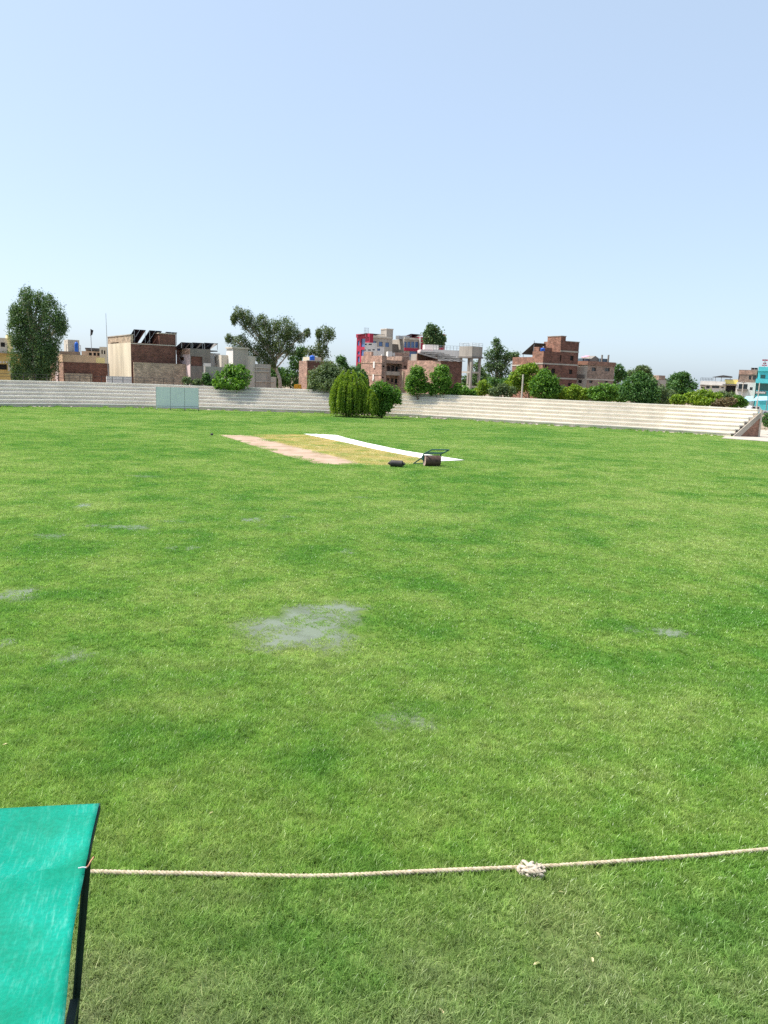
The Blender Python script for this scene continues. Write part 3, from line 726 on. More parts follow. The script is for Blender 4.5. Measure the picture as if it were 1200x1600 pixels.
# -- L5 stepped concrete house
B = Bld('stepped_concrete_house', 'grey concrete house with stepped side wall behind leafy bush', 364, 113, 30)
x0, x1, z0, z1 = B.FR((364, 545, 387.5, 600)); yl = B.L(354, 560)[0]
B.block('tower', M['concrete'], 0, x1, 0, yl, 0, z1, leftmat=M['white'])
B.box('coping', M['concrete_pale'], -.15, x1 + .12, -.12, yl + .1, z1, z1 + .2)
xa = x1 + .01; x0, x1, z0, z1 = B.FR((387, 556.5, 400, 600)); B.block('wall', M['concrete_pale'], xa, x1, .3, 4, 0, z1)
xb = x1 + .01; x0, x1, z0, z1 = B.FR((395, 569, 423.5, 600)); B.block('wall', M['concrete'], xb, x1, .15, 4, 0, z1)
xc = x1 + .01; x0, x1, z0, z1 = B.FR((395, 588.5, 432, 607)); B.block('wall', M['concrete_pale'], xc, x1, .1, 4, 0, z1)
x0, x1, z0, z1 = B.FR((346, 555, 365, 600), 2.2); B.block('wall', M['concrete_pale'], x0, -.02, 2.2, 5, 0, z1)
x0, x1, z0, z1 = B.FR((320, 573, 350, 600), -.6); B.box('rubble_wall', M['concrete'], x0, x1, -.8, -.5, 0, z1)
for (a_, b_, c_) in ((397, 574, 421), (397, 580, 421), (400, 596, 428)):
    x0, x1, z0, z1 = B.FR((a_, b_, c_, b_ + 1.2)); B.box('ledge', M['concrete_pale'], x0, x1, .0, .08, z0, z1)

# -- C1 brick house with blue tank
B = Bld('narrow_brick_house', 'brick house half hidden by round bush, blue tank on its roof', 479.5, 116, 34)
yl = B.L(467, 585)[0]; xr = B.F(520, 585)[0]; zt = B.F(485, 564)[1]
B.block('wall', M['brick_dark'], 0, xr, 0, yl, 0, zt, leftmat=M['brick_pink'])  # sun on the side, shade on the front: put into two brick tones
B.box('coping', M['concrete_pale'], -.05, xr, -.05, .3, zt, zt + .1)
B.cyl_tank(486, 555, 493.5, 563.5, .6, zt + .005, 'blue plastic water tank on the narrow brick house by round bush')
x0, x1, z0, z1 = B.FR((498, 558, 512, 564)); B.box('roof_wall', M['cream'], x0, x1, 2, 5, zt, z1)
# orange loader beyond the grey stand
p = P(464.5, 605, 112)
lo_ = empty('orange_loader', (p.x, p.y, 0)); tag(lo_, 'orange machine showing over the terrace beside narrow brick house', 'machine')
M['orange'] = plain('orange_paint', (.72, .33, .02), .5, .1, 2)
q = MB(); q.box(-.75, .75, -.5, 1.6, .5, 2.1); q.build('body', M['orange'], lo_)
q = MB(); q.prism([(-.6, 0, 2.1), (.6, 0, 2.1), (.45, 0, 3.75), (-.45, 0, 3.75)], (0, 1.2, 0)); q.build('cab', M['orange'], lo_)
for sx in (-.7, .7):
    for sy in (0, 1.2):
        q = MB(); q.lathe([(-.15, .5), (.15, .5)], (sx, sy, .5), (1, 0, 0), 16); q.build('wheel', M['iron'], lo_)

# -- C2 red and grey tall building
B = Bld('crimson_grey_building', 'large grey building with crimson and blue corner panels behind brick houses', 576, 205, 32)
yl = B.L(557, 545)[0]; zt = B.F(600, 528)[1]; xm = B.F(613, 540)[0]
B.block('wall', M['concrete'], 0, xm, 0, yl, 0, zt, front=[B.FR(r_) for r_ in ((582, 533, 588, 540), (592, 534, 598, 541), (602, 535, 608, 542))], leftmat=M['red'],
        left=[B.LR(r_) for r_ in ((558.5, 532, 561.5, 540), (564, 529, 570.5, 542), (558.5, 549, 562, 554), (564, 546.5, 570, 556), (558.5, 557, 562, 566))], pane='blue_glass')
B.box('corner_panel', M['red'], -.25, .8, -.25, -.01, zt - 5, zt + .9); B.box('corner_panel', M['red'], -.25, -.01, -.009, yl, zt - .0, zt + .9)
B.box('parapet', M['concrete_pale'], .82, xm, -.2, 0, zt - .1, zt + .35)
x0, x1, z0, z1 = B.FR((604, 515, 614, 530), 3); B.box('lift_tower', M['concrete'], x0, x1, 3, 6, zt, z1); B.box('tower_cap', M['concrete_pale'], x0 - .1, x1 + .1, 2.9, 6.1, z1, z1 + .25)
# recessed link and right wing
x2 = B.F(622, 540, 4)[0]; B.block('link', M['concrete_dark'], xm + .01, x2, 4, 8, 0, zt - 1.2)
x3 = B.F(655, 540, 1)[0]; z3 = B.F(640, 530.5, 1)[1]
B.block('wing', M['concrete'], x2 + .01, x3, 1, 9, 0, z3, front=[B.FR((a_, 534, a_ + 5, 543), 1) for a_ in (624.5, 630.5, 636.5, 642.5, 648.5)] + [B.FR((640, 549, 654, 558), 1)], pane='blue_glass')
x0, x1, z0, z1 = B.FR((622, 543.6, 655, 548.2), .6); B.box('red_band', M['red'], x2 + .02, x3, .55, .99, z0, z1)
B.box('parapet', M['concrete_pale'], x2 + .02, x3, .8, 1.1, z3, z3 + .5)
x4 = B.F(663, 540, .5)[0]; B.block('red_fin', M['red'], x3 + .01, x4, .4, 8, 0, B.F(659, 526.5, .5)[1])
B.box('white_edge', M['white'], x3 - .3, x3, .3, .54, 0, B.F(656, 527, .5)[1])
x5 = B.F(683, 530, 1)[0]; x6 = B.F(695.5, 530, 1)[0]
B.block('far_wing', M['concrete'], x4 + .01, x5, 1.5, 8, 0, B.F(675, 529, 1)[1]); B.block('red_tower', M['red'], x5 + .01, x6, 1, 8, 0, B.F(690, 522, 1)[1], front=[B.FR((686, 528, 692, 543), 1)], pane='blue_glass')
B.solar(B.F(571, 524, 1)[0], B.F(602, 524, 1)[0], 1, B.F(588, 522, 1)[1], 5, .5, zt, 4)
B.solar(B.F(642, 524, 2)[0], B.F(663, 524, 2)[0], 2, B.F(652, 522.5, 2)[1], 5, .8, z3, 3)
for a_ in (623, 633):
    x0, x1, z0, z1 = B.FR((a_, 524.5, a_ + 7, 530), 2); B.box('roof_unit', M['steel'], x0, x1, 2, 3.5, z3, z1)
B.rail(.2, B.F(570, 520)[0] if B.F(570, 520)[0] > .4 else 1.5, yl * .5, zt + .9, 1.6, 4, 'steel')

# -- white houses between
B = Bld('white_window_house', 'white painted house with rows of small windows before crimson building', 568, 165, 1)
x0, x1, z0, z1 = B.FR((568, 535.5, 588, 600)); B.block('wall', M['white'], 0, x1, 0, 6, 0, z1, front=[B.FR(r_) for r_ in ((570, 537, 573, 539.2), (576, 537, 581, 539.2), (568.8, 546, 571.5, 548), (575, 546, 579.5, 548), (582, 545.6, 585.5, 547.6))])
xx = x1 + .01; x0, x1, z0, z1 = B.FR((587, 542, 599.5, 600)); B.block('wall', M['white'], xx, x1, .5, 6, 0, z1, front=[B.FR((589.5, 544.5, 594, 548), .5)], pane='blue_glass')
B = Bld('white_stair_house', 'small white stair hut behind the balcony brick house', 604.5, 140, 6)
x0, x1, z0, z1 = B.FR((604.5, 549, 612, 600)); B.block('wall', M['white'], 0, x1, 0, 3, 0, z1)
xx = x1 + .01; x0, x1, z0, z1 = B.FR((611, 551, 617, 600)); B.block('wall', M['white'], xx, x1, .5, 3, 0, z1, front=[B.FR((612.5, 556, 615.5, 560.5), .5)], pane='dark')
xx = x1 + .01; x0, x1, z0, z1 = B.FR((617, 551, 639, 600), .5); B.block('wall', M['white'], xx, x1, .5, 3, 0, z1 - .6); B.box('brick_parapet', M['brick_pink'], xx, x1, .45, .75, z1 - .59, z1)
B = Bld('white_pink_house', 'white house with pale pink band right of the crimson fin', 655, 160, 4)
x0, x1, z0, z1 = B.FR((655, 546, 676, 600)); B.block('wall', M['pink'], 0, x1, 0, 6, 0, z1, front=[B.FR((657, 554, 660, 557))], pane='dark'); B.box('band', M['white'], 0, x1, -.1, -.004, z1 - 1.0, z1 - .2)
xx = x1 + .01; x0, x1, z0, z1 = B.FR((662, 538.5, 684, 600), 2); B.box('upper', M['white'], x0, x1, 2, 5, B.F(660, 546)[1], z1)
x0, x1, z0, z1 = B.FR((675, 543, 718, 600), .4); B.block('wall', M['white'], xx, x1, .4, 6, 0, z1 - .5); B.rail(xx, x1, .6, z1 - .5, .9, 9, 'steel')

# -- C3 brick house with balconies
B = Bld('balcony_brick_house', 'three storey brick house with recessed balconies and bare side wall', 595.5, 122, 30)
yl = B.L(564, 575)[0]; zt = B.F(605, 556)[1]; xa = B.F(604, 570)[0]; xb = B.F(628, 570)[0]; xc = B.F(639, 570)[0]
F_ = [B.FR(r_) for r_ in ((597.8, 571, 601, 573.5), (596.8, 588.5, 600, 591))]
B.block('wall', M['brick_brown'], 0, xa, 0, yl, 0, zt, front=F_, leftmat=M['brick_pink'], pane='dark')  # lit side wall given paler brick, shaded front browner brick
y0, y1, z0, z1 = B.LR((568, 549.5, 580, 556)); B.box('side_parapet', M['brick_pink'], .02, .4, y0, min(y1, yl), zt + .002, z1)
y0, y1, z0, z1 = B.LR((580, 551, 595, 556)); B.box('side_parapet', M['white'], .04, .4, 0.05, y0, zt + .002, z1 - .3)
zc = B.F(615, 563)[1]
B.block('balcony_wall', M['brick_brown'], xa + .005, xb, 1.1, yl, 0, zc, front=[B.FR(r_, 1.1) for r_ in ((604.6, 572, 609.2, 580), (611.2, 571.5, 616, 580), (618, 572.5, 625, 580.8), (604.6, 590.5, 608, 594.5), (611, 591, 615, 597), (617, 592, 621.5, 599))])
z0 = B.F(615, 563, -.2)[1]; z1 = B.F(615, 568, -.2)[1]; B.box('upper_balcony', M['brick_brown'], xa + .006, xb - .005, -.15, 1.09, z1, z0)
z0 = B.F(615, 580.5, -.2)[1]; z1 = B.F(615, 586.5, -.2)[1]; B.box('lower_balcony', M['concrete'], xa + .006, xb - .005, -.15, 1.09, z1, z0)
B.block('wall', M['brick_brown'], xb + .005, xc, 0, yl, 0, B.F(634, 557)[1], front=[B.FR((631.5, 571.5, 635, 574.5))], pane='dark')
for (a_, b_, c_) in ((584, 565, 586.2), (583, 585, 585)):
    y0, y1, z0, z1 = B.LR((a_, b_, c_, b_ + 10)); B.box('pipe', M['white'], -.12, -.004, y0, y1, z0, z1)
for (b_,) in ((566.5,), (584.8,)):
    y0, y1, z0, z1 = B.LR((566, b_, 595, b_ + .8)); B.box('floor_band', M['brick_tan'], -.05, -.004, .02, yl, z0, z1)

# -- C4 long pink brick shed with tin roof
B = Bld('pink_brick_shed', 'long pink brick shed with rusty tin roof beside concrete water tower', 687, 116, 38)
yl = B.L(636, 590)[0]; y2 = B.L(621, 590)[0]; zt = B.L(687, 563.5)[1]; xr = B.F(721, 590)[0]
B.block('wall', M['brick_dark'], 0, xr, 0, yl, 0, zt, leftmat=M['brick_pink'])  # light painted in: pale brick on the sunny side, dark on the front
B.block('lower_wall', M['brick_pink'], 0.003, 3, yl + .005, y2, 0, B.L(628, 577)[1])
y0, y1, z0, z1 = B.LR((628.5, 580, 631, 605)); B.box('pilaster', M['brick_tan'], -.15, 0, y0, y1, 0, z1)
for k in range(6):
    q = MB(); x0, x1 = -.2 + k * (xr + .6) / 6, -.2 + (k + 1) * (xr + .6) / 6 - .06
    dz = random.uniform(-.12, .12)
    q.prism([(x0, -.3, zt + .1 + dz), (x1, -.3, zt + .1 + dz), (x1, yl * .72, zt + 1.15 + dz), (x0, yl * .72, zt + 1.15 + dz)], (0, 0, .05)); q.build('roof_sheet', M['tin'], B.e)
for k in range(4):
    q = MB(); z = zt + .3 + k * .28; y = .6 + k * yl * .17; q.tube([(-.3, y, z + .12), (xr + .5, y + .2, z + .18)], .08, 6); q.build('roof_batten', M['concrete_dark'], B.e)
q = MB(); q.box(.1, xr, yl * .72, yl * .72 + .15, zt, zt + 1.2); q.build('gable_wall', M['brick'], B.e)
y0, y1, z0, z1 = B.LR((640, 557, 660, 566)); B.box('roof_room', M['concrete'], .6, 3, yl * .8, yl, zt + .002, z1 + .4)

# ------------------------------------------------------------------ water tower
B = Bld('water_tower', 'square concrete water tower on slim legs above bushes', 735, 124, 42, 'water tower', None)
yl = B.L(717.5, 549)[0]; xr = B.F(753.8, 549)[0]; zb = B.F(740, 557)[1]; zt = B.F(740, 541)[1]
B.box('tank', M['concrete'], 0, xr, 0, yl, zb, zt)
B.box('floor_slab', M['concrete_dark'], -.15, xr + .15, -.15, yl + .15, zb - .25, zb - .002)
for (x, y) in ((.25, .25), (xr - .25, .25), (.25, yl - .25), (xr - .25, yl - .25)):
    B.box('leg', M['concrete'], x - .17, x + .17, y - .17, y + .17, 0, zb - .251)
for z in (B.F(735, 581.5)[1], B.F(735, 604)[1]):
    B.box('tie_beam', M['concrete_pale'], .42, xr - .42, .12, .36, z - .15, z + .12); B.box('tie_beam', M['concrete_pale'], .12, .36, .42, yl - .42, z - .15, z + .12)
    B.box('tie_beam', M['concrete_pale'], xr - .36, xr - .12, .42, yl - .42, z - .15, z + .12)
for (xa_, ya_, xb_, yb_) in ((0, 0, xr, 0), (0, 0, 0, yl), (xr, 0, xr, yl), (0, yl, xr, yl)):
    for zz in (.25, .5):
        q = MB(); q.tube([(xa_, ya_, zt + zz), (xb_, yb_, zt + zz)], .02, 6); q.build('rail', M['steel'], B.e)
    for k in range(4):
        t = k / 3; q = MB(); x = xa_ + (xb_ - xa_) * t; y = ya_ + (yb_ - ya_) * t; q.tube([(x, y, zt), (x, y, zt + .52)], .02, 6); q.build('rail_post', M['steel'], B.e)

# -- R1 tall brick block
B = Bld('tall_brick_block', 'tall stepped dark red brick block with concrete floor bands', 846, 122, 30)
yl = B.L(831, 570)[0]; y2 = B.L(800, 575)[0]; xm = B.F(874, 570)[0]; xr = B.F(902.5, 570)[0]; z1 = B.F(855, 549)[1]; z2 = B.F(890, 534)[1]
B.block('wall', M['brick_dark'], 0, xm, 0, yl, 0, z1, front=[B.FR(r_) for r_ in ((846.8, 566.5, 849.3, 574), (851.7, 566.5, 854.3, 573.5), (861.3, 576, 867.5, 586), (873.5, 577, 876, 586))], pane='dark', leftmat=M['brick'])  # shaded front in darker brick than the sunlit side, tone painted in
yt = B.L(859, 541, xm)[0]
B.block('tower', M['brick_dark'], xm + .005, xr, 0, max(yt, 4), 0, z2, front=[B.FR(r_) for r_ in ((875, 555, 877.2, 565), (891, 556, 896.2, 563.3), (889.2, 577.5, 894.5, 584.6), (887.5, 598.5, 893, 603))], pane='dark', leftmat=M['brick'])  # same painted light and shade tones as the main wall
x0, x1, z0, z3 = B.FR((874, 525.5, 884.5, 534), .0); B.block('penthouse', M['brick_dark'], xm + .01, x1, .05, 3.2, z2 + .003, z3, leftmat=M['brick'])  # painted shade on the front, lighter lit side, as below
B.box('coping', M['concrete'], xm - .05, x1 + .1, 0, 3.3, z3, z3 + .1); B.box('coping', M['concrete'], x1 + .12, xr + .08, -.08, .35, z2, z2 + .1)
B.block('rear_wing', M['brick'], .01, 6, yl + .01, y2, 0, B.L(815, 558)[1])
y0, y1, z0, zz = B.LR((832, 542, 846, 549)); B.box('roof_room', M['brick'], .3, 3, max(y0, 1.5), y1, z1 + .002, zz)
for zp in (569.2, 591):
    z = B.F(874, zp)[1]; B.box('floor_band', M['concrete'], -.03, xr + .02, -.06, -.003, z - .12, z + .1)
    B.box('floor_band', M['concrete'], -.06, -.031, -.06, yl, z - .12, z + .1)
z = B.F(874, 548.2)[1]; B.box('floor_band', M['concrete'], xm, xr + .02, -.06, -.003, z - .12, z + .1)
z = B.L(815, 571)[1]; B.box('floor_band', M['concrete_pale'], -.05, .008, yl + .05, y2, z - .1, z + .1)
q = MB(); zr = B.L(815, 558)[1]; q.prism([(1, yl + 1, zr + 2.2), (3.5, yl + 1, zr + 2.2), (3.5, y2 - 1, zr + .5), (1, y2 - 1, zr + .5)], (0, 0, .08)); q.build('roof_sheet', M['tin'], B.e)
for y in (yl + 1.2, y2 - 1.2):
    q = MB(); q.tube([(1.2, y, zr), (1.2, y, zr + .55 + (2.1 if y < (yl + y2) / 2 else .05))], .05, 6); q.build('support', M['steel'], B.e)
B.cyl_tank(847.6, 543.5, 853, 549.8, .25, z1 + .005, 'blue plastic water tank on the tall stepped brick block')

# -- R2 concrete house
B = Bld('worn_concrete_house', 'worn brown concrete house with four small windows and rooftop clutter', 916, 126, 30)
yl = B.L(899, 590)[0]; xr = B.F(959, 590)[0]; zt = B.F(935, 571)[1]; zp = B.F(935, 565)[1]
B.block('wall', M['brick_brown'], 0, xr, 0, yl, 0, zt, front=[B.FR(r_) for r_ in ((924.7, 574.2, 931.7, 580), (945.5, 575, 953.3, 580.3), (920.5, 594.5, 925.8, 598.3), (944.7, 595.3, 950, 599))], left=[B.LR((902.5, 593.6, 909, 598.3))], leftmat=M['concrete_pale'])  # sunlit side painted paler, shaded front painted browner
B.box('parapet', M['brick'], -.12, xr + .12, -.12, .25, zt + .002, zp); B.box('parapet', M['brick'], -.12, .2, .252, yl, zt + .002, zp)
z = B.F(935, 593.2)[1]; B.box('floor_band', M['concrete_pale'], -.02, xr + .01, -.05, -.003, z - .08, z + .08)
y0, y1, z0, z1 = B.LR((900.3, 585.3, 914, 591)); B.box('grey_patch_panel', M['concrete_dark'], -.05, -.003, y0, y1, z0, z1)
x0, x1, z0, z1 = B.FR((922.5, 556, 937.5, 566), 1.5); zr = zp - .6
q = MB(); q.prism([(x0, 1.5, zr), (x1, 1.5, zr), (x1, 1.5, z1 - .5), ((x0 + x1) / 2, 1.5, z1), (x0, 1.5, z1 - .6)], (0, 2.5, 0)); q.build('roof_hut', M['concrete_dark'], B.e)
M['slate_blue'] = plain('slate_blue_paint', (.10, .15, .19), .8, .15, .8)
x0, x1, z0, z1 = B.FR((937.8, 560.5, 951.5, 566), 1); B.box('blue_wall', M['slate_blue'], x0, x1, 1, 1.3, zr, z1)
for a_ in (940.5, 950.5):
    x = B.F(a_, 560, .8)[0]; B.box('roof_post', M['concrete_dark'], x - .1, x + .1, .7, .9, zr, B.F(a_, 554.5, .8)[1])
y0, y1, z0, z1 = B.LR((901, 560, 913, 570), 1); B.box('blue_hut', M['slate_blue'], 1, 3, max(y0, .5), y1, zr, z1)
M['pink_cloth'] = plain('pink_cloth', (.75, .30, .42), .9, .08, 3)
x0, x1, z0, z1 = B.FR((913, 556, 922, 558.5), 1.6); q = MB(); q.prism([(x0, 1.4, z0), (x1, 1.6, z1), (x1, 2.6, z1), (x0, 2.4, z0)], (0, 0, .05)); q.build('pink_awning', M['pink_cloth'], B.e)
for x_ in (x0 + .05, x1 - .1):
    q = MB(); q.tube([(x_, 1.5, zr), (x_, 1.5, z0 + .02)], .03, 6); q.build('awning_post', M['steel'], B.e)

# -- far small houses seen between trees on the right
B = Bld('far_grey_house', 'far grey flat roofed house showing between bushes', 1020, 190, 15)
x0, x1, z0, z1 = B.FR((1020, 593.5, 1039, 640)); B.block('wall', M['concrete'], 0, x1, 0, 7, 0, z1, front=[B.FR((1023, 600, 1027, 604)), B.FR((1031, 600, 1035, 604))])
x0, x1, z0, z2 = B.FR((1029, 592.5, 1039, 595), 1); B.box('roof_room', M['brick_brown'], x0, x1, 1, 4, z1 + .002, z2 + .9)

# -- R3 row of shops
B = Bld('white_shop_row', 'white shop building with roof railing and dark shopfronts', 1094, 195, -27)
x0, x1, z0, z1 = B.FR((1094, 595.5, 1131, 650))
B.block('wall', M['white'], 0, x1, 0, 9, 0, z1, front=[B.FR(r_) for r_ in ((1095, 600.8, 1102.5, 602.8), (1095, 604.5, 1101, 607), (1112.5, 601.5, 1124, 606.5), (1127, 604.5, 1131, 606.7), (1103.5, 601.3, 1109, 607))])
B.box('shade_slab', M['concrete'], 0, x1, -.9, -.005, z1 - 1.1, z1 - .95)
B.rail(0, B.F(1114, 592)[0], .2, z1, B.F(1105, 590.3)[1] - z1, 9)
x0, x2, z0, z2 = B.FR((1113, 586.3, 1143, 590), 1); zc = B.F(1125, 589, 1)[1]
q = MB(); q.prism([(x0, 0, zc - .1), (x0 + 2.5, 0, z2), (x2, 0, z2 - .2), (x2, 0, z2 - .5)], (0, 5, 0)); q.build('roof_canopy', M['tin'], B.e)
for x in (x0 + .8, (x0 + x2) / 2, x2 - .2):
    B.box('canopy_post', M['steel'], x - .06, x + .06, .4, .52, z1 if x < x1 else z1 - .0, zc)
B = Bld('yellow_sign_shop', 'shop with lemon yellow fascia boards above and below its dark front', 1132, 193, -27)
x0, x1, z0, z1 = B.FR((1132, 592.5, 1151.5, 650)); B.block('wall', M['cream'], 0, x1, 0, 9, 0, z1, front=[B.FR((1134, 602.5, 1149, 613.5))], pane='dark')
x0, x2, z2, z3 = B.FR((1132.5, 594, 1150.5, 599.8)); B.box('fascia_board', M['lemon'], .05, x1 - .05, -.25, -.005, z2, z3)
x0, x2, z2, z3 = B.FR((1129, 615.3, 1146, 620.5), -1.5); B.box('low_sign_board', M['lemon'], x0, x2, -1.6, -1.45, z2, z3)
for x in (x0 + .3, x2 - .3): B.box('sign_post', M['steel'], x - .05, x + .05, -1.44, -1.36, 0, z3)
x0, x2, z2, z3 = B.FR((1129, 600.4, 1152, 601.8), -.8); B.box('shade_slab', M['concrete_dark'], x0, x2, -.9, -.005, z2, z3)
B = Bld('brown_white_house', 'corner house brown brick above and white below with balcony window', 1152.5, 191, -27)
x0, x1, z0, z1 = B.FR((1152.5, 578, 1182.5, 597.5)); zt = z1
B.block('upper_wall', M['brick_brown'], 0, x1, 0, 9, z0, z1, front=[B.FR(r_) for r_ in ((1153, 586.7, 1155.5, 593), (1170, 586.7, 1174, 593.2), (1176.5, 586.7, 1181.5, 593.2))])
x0, x2, za, zb = B.FR((1152.5, 579, 1182, 585)); B.box('brick_frieze', M['brick_pink'], .02, x1, -.08, -.004, za, zb)
B.block('lower_wall', M['white'], -.25, x1, -.05, 9, 0, z0 - .004, front=[B.FR(r_) for r_ in ((1154, 600, 1168, 608), (1171.5, 605, 1176, 609.7))])
x0, x2, za, zb = B.FR((1151.5, 607.7, 1168.5, 610.5), -.9); B.box('balcony', M['concrete_dark'], max(x0, -.2), x2, -.9, -.055, za, zb)
x0, x2, za, zb = B.FR((1150, 610.8, 1158, 617), -.6); B.box('sign_panel', M['white'], x0, x2, -.6, -.06, za, zb)
B.solar(B.F(1173, 577, 1)[0], x1, 1, B.F(1178, 575, 1)[1], 3, .4, zt, 2)
B = Bld('cyan_shop', 'bright cyan and dark green glass shop building with red rooftop sign', 1182.5, 188, -27)
x0, x1, z0, z1 = B.FR((1182.5, 574, 1235, 650))
B.block('wall', M['cyan'], 0, x1, 0, 9, 0, z1, front=[B.FR(r_) for r_ in ((1188, 585.5, 1196, 591.5), (1203, 585.5, 1212, 591.5), (1181.8, 600, 1235, 611))], pane='green_glass')
x0, x2, za, zb = B.FR((1182.5, 573.5, 1235, 580.3), -.6); B.box('cyan_band', M['cyan'], 0, x1, -.6, -.004, za, zb)
x0, x2, za, zb = B.FR((1181, 592.2, 1235, 599), -.8); B.box('cyan_band', M['cyan'], -.3, x1, -.8, -.004, za, zb)
M['light_cyan'] = plain('light_blue_wall', (.42, .55, .60), .8, .06, .8)
x0, x2, za, zb = B.FR((1180, 611.3, 1197, 615.5), -.5); B.box('sign_fascia', M['concrete_dark'], max(x0, -.4), x2, -.5, -.01, za, zb)
for k in range(6):                         # the dark fascia's pale lettering, too far off to read
    xk = max(x0, -.4) + .25 + k * (x2 - max(x0, -.4) - .4) / 6; B.box('sign_mark', M['white'], xk, xk + .25, -.53, -.501, za + .12, zb - .12 - .1 * (k % 2))
x0, x2, za, zb = B.FR((1192, 561, 1198, 571.5), 1)
xc = (x0 + x2) / 2; zr = z1
for k, (w_, h0, h1, mm) in enumerate(((.08, 0, 1.0, 'steel'), (.55, .18, .30, 'red'), (.35, .40, .55, 'red'), (.2, .55, .7, 'white'), (.6, .78, .95, 'red'))):
    B.box('roof_sign', M[mm], xc - w_, xc + w_, 1 + .02 * k, 1.1 + .02 * k, zr + (zb - zr) * h0, zr + (zb - zr) * h1)

# blue awnings, white pickup
M['awning'] = plain('pale_blue_tarpaulin', (.30, .50, .60), .7, .1, 1)
for (px0, py0, px1, py1, dy, lab) in ((1158, 619.5, 1176, 627.5, 0, 'pale blue shop awning beside the brown and white house'), (1175, 619.5, 1199, 626.5, 1.2, 'pale blue shop awning below the cyan shop')):
    Y = 184 - dy; a_, b_ = P(px0, py1, Y - 3), P(px1, py1 - .5, Y - 3); c_, d_ = P(px1, py0, Y), P(px0 + 8, py0, Y)
    aw = empty('shop_awning', ((a_.x + b_.x) / 2, Y, 0)); tag(aw, lab, 'awning', 'blue awnings before the shops'); o = Vector(aw.location)
    q = MB(); q.prism([a_ - o, b_ - o, c_ - o, d_ - o], (0, 0, .08)); q.build('canopy', M['awning'], aw)
    for p in (a_, b_, c_, d_):
        w = p - o; q = MB(); q.tube([(w.x, w.y, 0), (w.x, w.y, w.z)], .05, 6); q.build('pole', M['steel'], aw)
def pickup(px, Y, rz, label):
    p = P(px, 640, Y); e = empty('pickup_truck', (p.x, p.y, .004), rz); tag(e, label, 'truck')
    mw = plain('white_car_paint', (.78, .78, .77), .3, .03, 1, spec=.5)
    q = MB(); q.prism([(-2.3, -.85, .45), (2.3, -.85, .45), (2.35, -.85, .95), (.55, -.85, 1.05), (.1, -.85, 1.15), (-2.3, -.85, 1.2)], (0, 1.7, 0)); q.build('body', mw, e)
    q = MB(); q.prism([(-2.25, -.8, 1.2), (.5, -.8, 1.1), (-.1, -.8, 1.85), (-1.95, -.8, 1.88)], (0, 1.6, 0)); q.build('cabin', mw, e)
    for (x0, x1) in ((-1.75, -1.05), (-.95, -.15)):
        q = MB(); q.prism([(x0, -.815, 1.25), (x1, -.815, 1.25), (x1 - .08, -.815, 1.72), (x0 + .03, -.815, 1.72)], (0, .012, 0)); q.build('side_window', M['glass'], e)
    for x in (-1.45, 1.4):
        for s in (-1, 1):
            q = MB(); q.lathe([(-.1, .36), (.1, .36)], (x, s * .8, .36), (0, 1, 0), 18); w = q.build('wheel', M['iron'], e)
            q = MB(); q.lathe([(-.112, .2), (.112, .2)], (x, s * .8, .36), (0, 1, 0), 14); q.build('rim', M['steel'], w)
    q = MB(); q.box(2.34, 2.40, -.75, -.45, .72, .88); q.box(2.34, 2.40, .45, .75, .72, .88); q.build('headlight', M['steel'], e)
pickup(1184, 178, R(4), 'white car parked under the blue awnings past the terrace')

# utility poles
def pole(px, ptop, Y, label, arms=1):
    p = P(px, 615, Y); t = P(px, ptop, Y); e = empty('utility_pole', (p.x, p.y, 0)); tag(e, label, 'pole', 'poles behind the terraces')
    q = MB(); q.tube([(0, 0, 0), (0, 0, t.z)], [.14, .1], 8); q.build('shaft', M['concrete_pale'], e)
    for k in range(arms):
        z = t.z - .3 - k * .5; q = MB(); q.box(-.5, .5, -.16, -.105, z, z + .09); q.build('cross_arm', M['iron'], e)
        for x in (-.42, .42):
            q = MB(); q.lathe([(0, .05), (.07, .06), (.14, .03)], (x, -.13, z + .09), (0, 0, 1), 8); q.build('insulator', M['white'], e)
pole(815.5, 585, 106, 'pale concrete pole rising between bushes before the tall brick block', 0)
pole(1159.5, 596, 180, 'grey pole before the brown and white house', 1)
pole(1185, 598, 176, 'grey pole before the cyan shop', 0)

# ------------------------------------------------------------------ vegetation
M['euc'] = foliage('eucalyptus_leaf', [(0.041, 0.088, 0.034), (0.061, 0.128, 0.045), (0.095, 0.162, 0.057), (0.135, 0.203, 0.074)], .28)
M['euc_olive'] = foliage('olive_eucalyptus_leaf', [(0.047, 0.084, 0.03), (0.074, 0.124, 0.041), (0.108, 0.155, 0.054), (0.155, 0.189, 0.074)], .28)
M['leaf'] = foliage('bright_leaf', [(0.042, 0.114, 0.018), (0.072, 0.18, 0.024), (0.12, 0.252, 0.036), (0.18, 0.324, 0.048)], .38)
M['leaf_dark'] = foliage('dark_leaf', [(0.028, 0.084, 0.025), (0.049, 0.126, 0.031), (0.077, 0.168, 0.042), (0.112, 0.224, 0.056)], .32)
M['leaf_lime'] = foliage('lime_leaf', [(0.081, 0.172, 0.017), (0.138, 0.241, 0.023), (0.218, 0.322, 0.034), (0.31, 0.414, 0.057)], .42)
M['leaf_grey'] = foliage('grey_green_leaf', [(0.065, 0.111, 0.046), (0.091, 0.143, 0.058), (0.13, 0.182, 0.078), (0.169, 0.221, 0.104)], .3)
M['leaf_brown'] = foliage('dry_brown_leaf', [(.12, .09, .05), (.18, .13, .08), (.26, .19, .12), (.12, .14, .05)], .3)
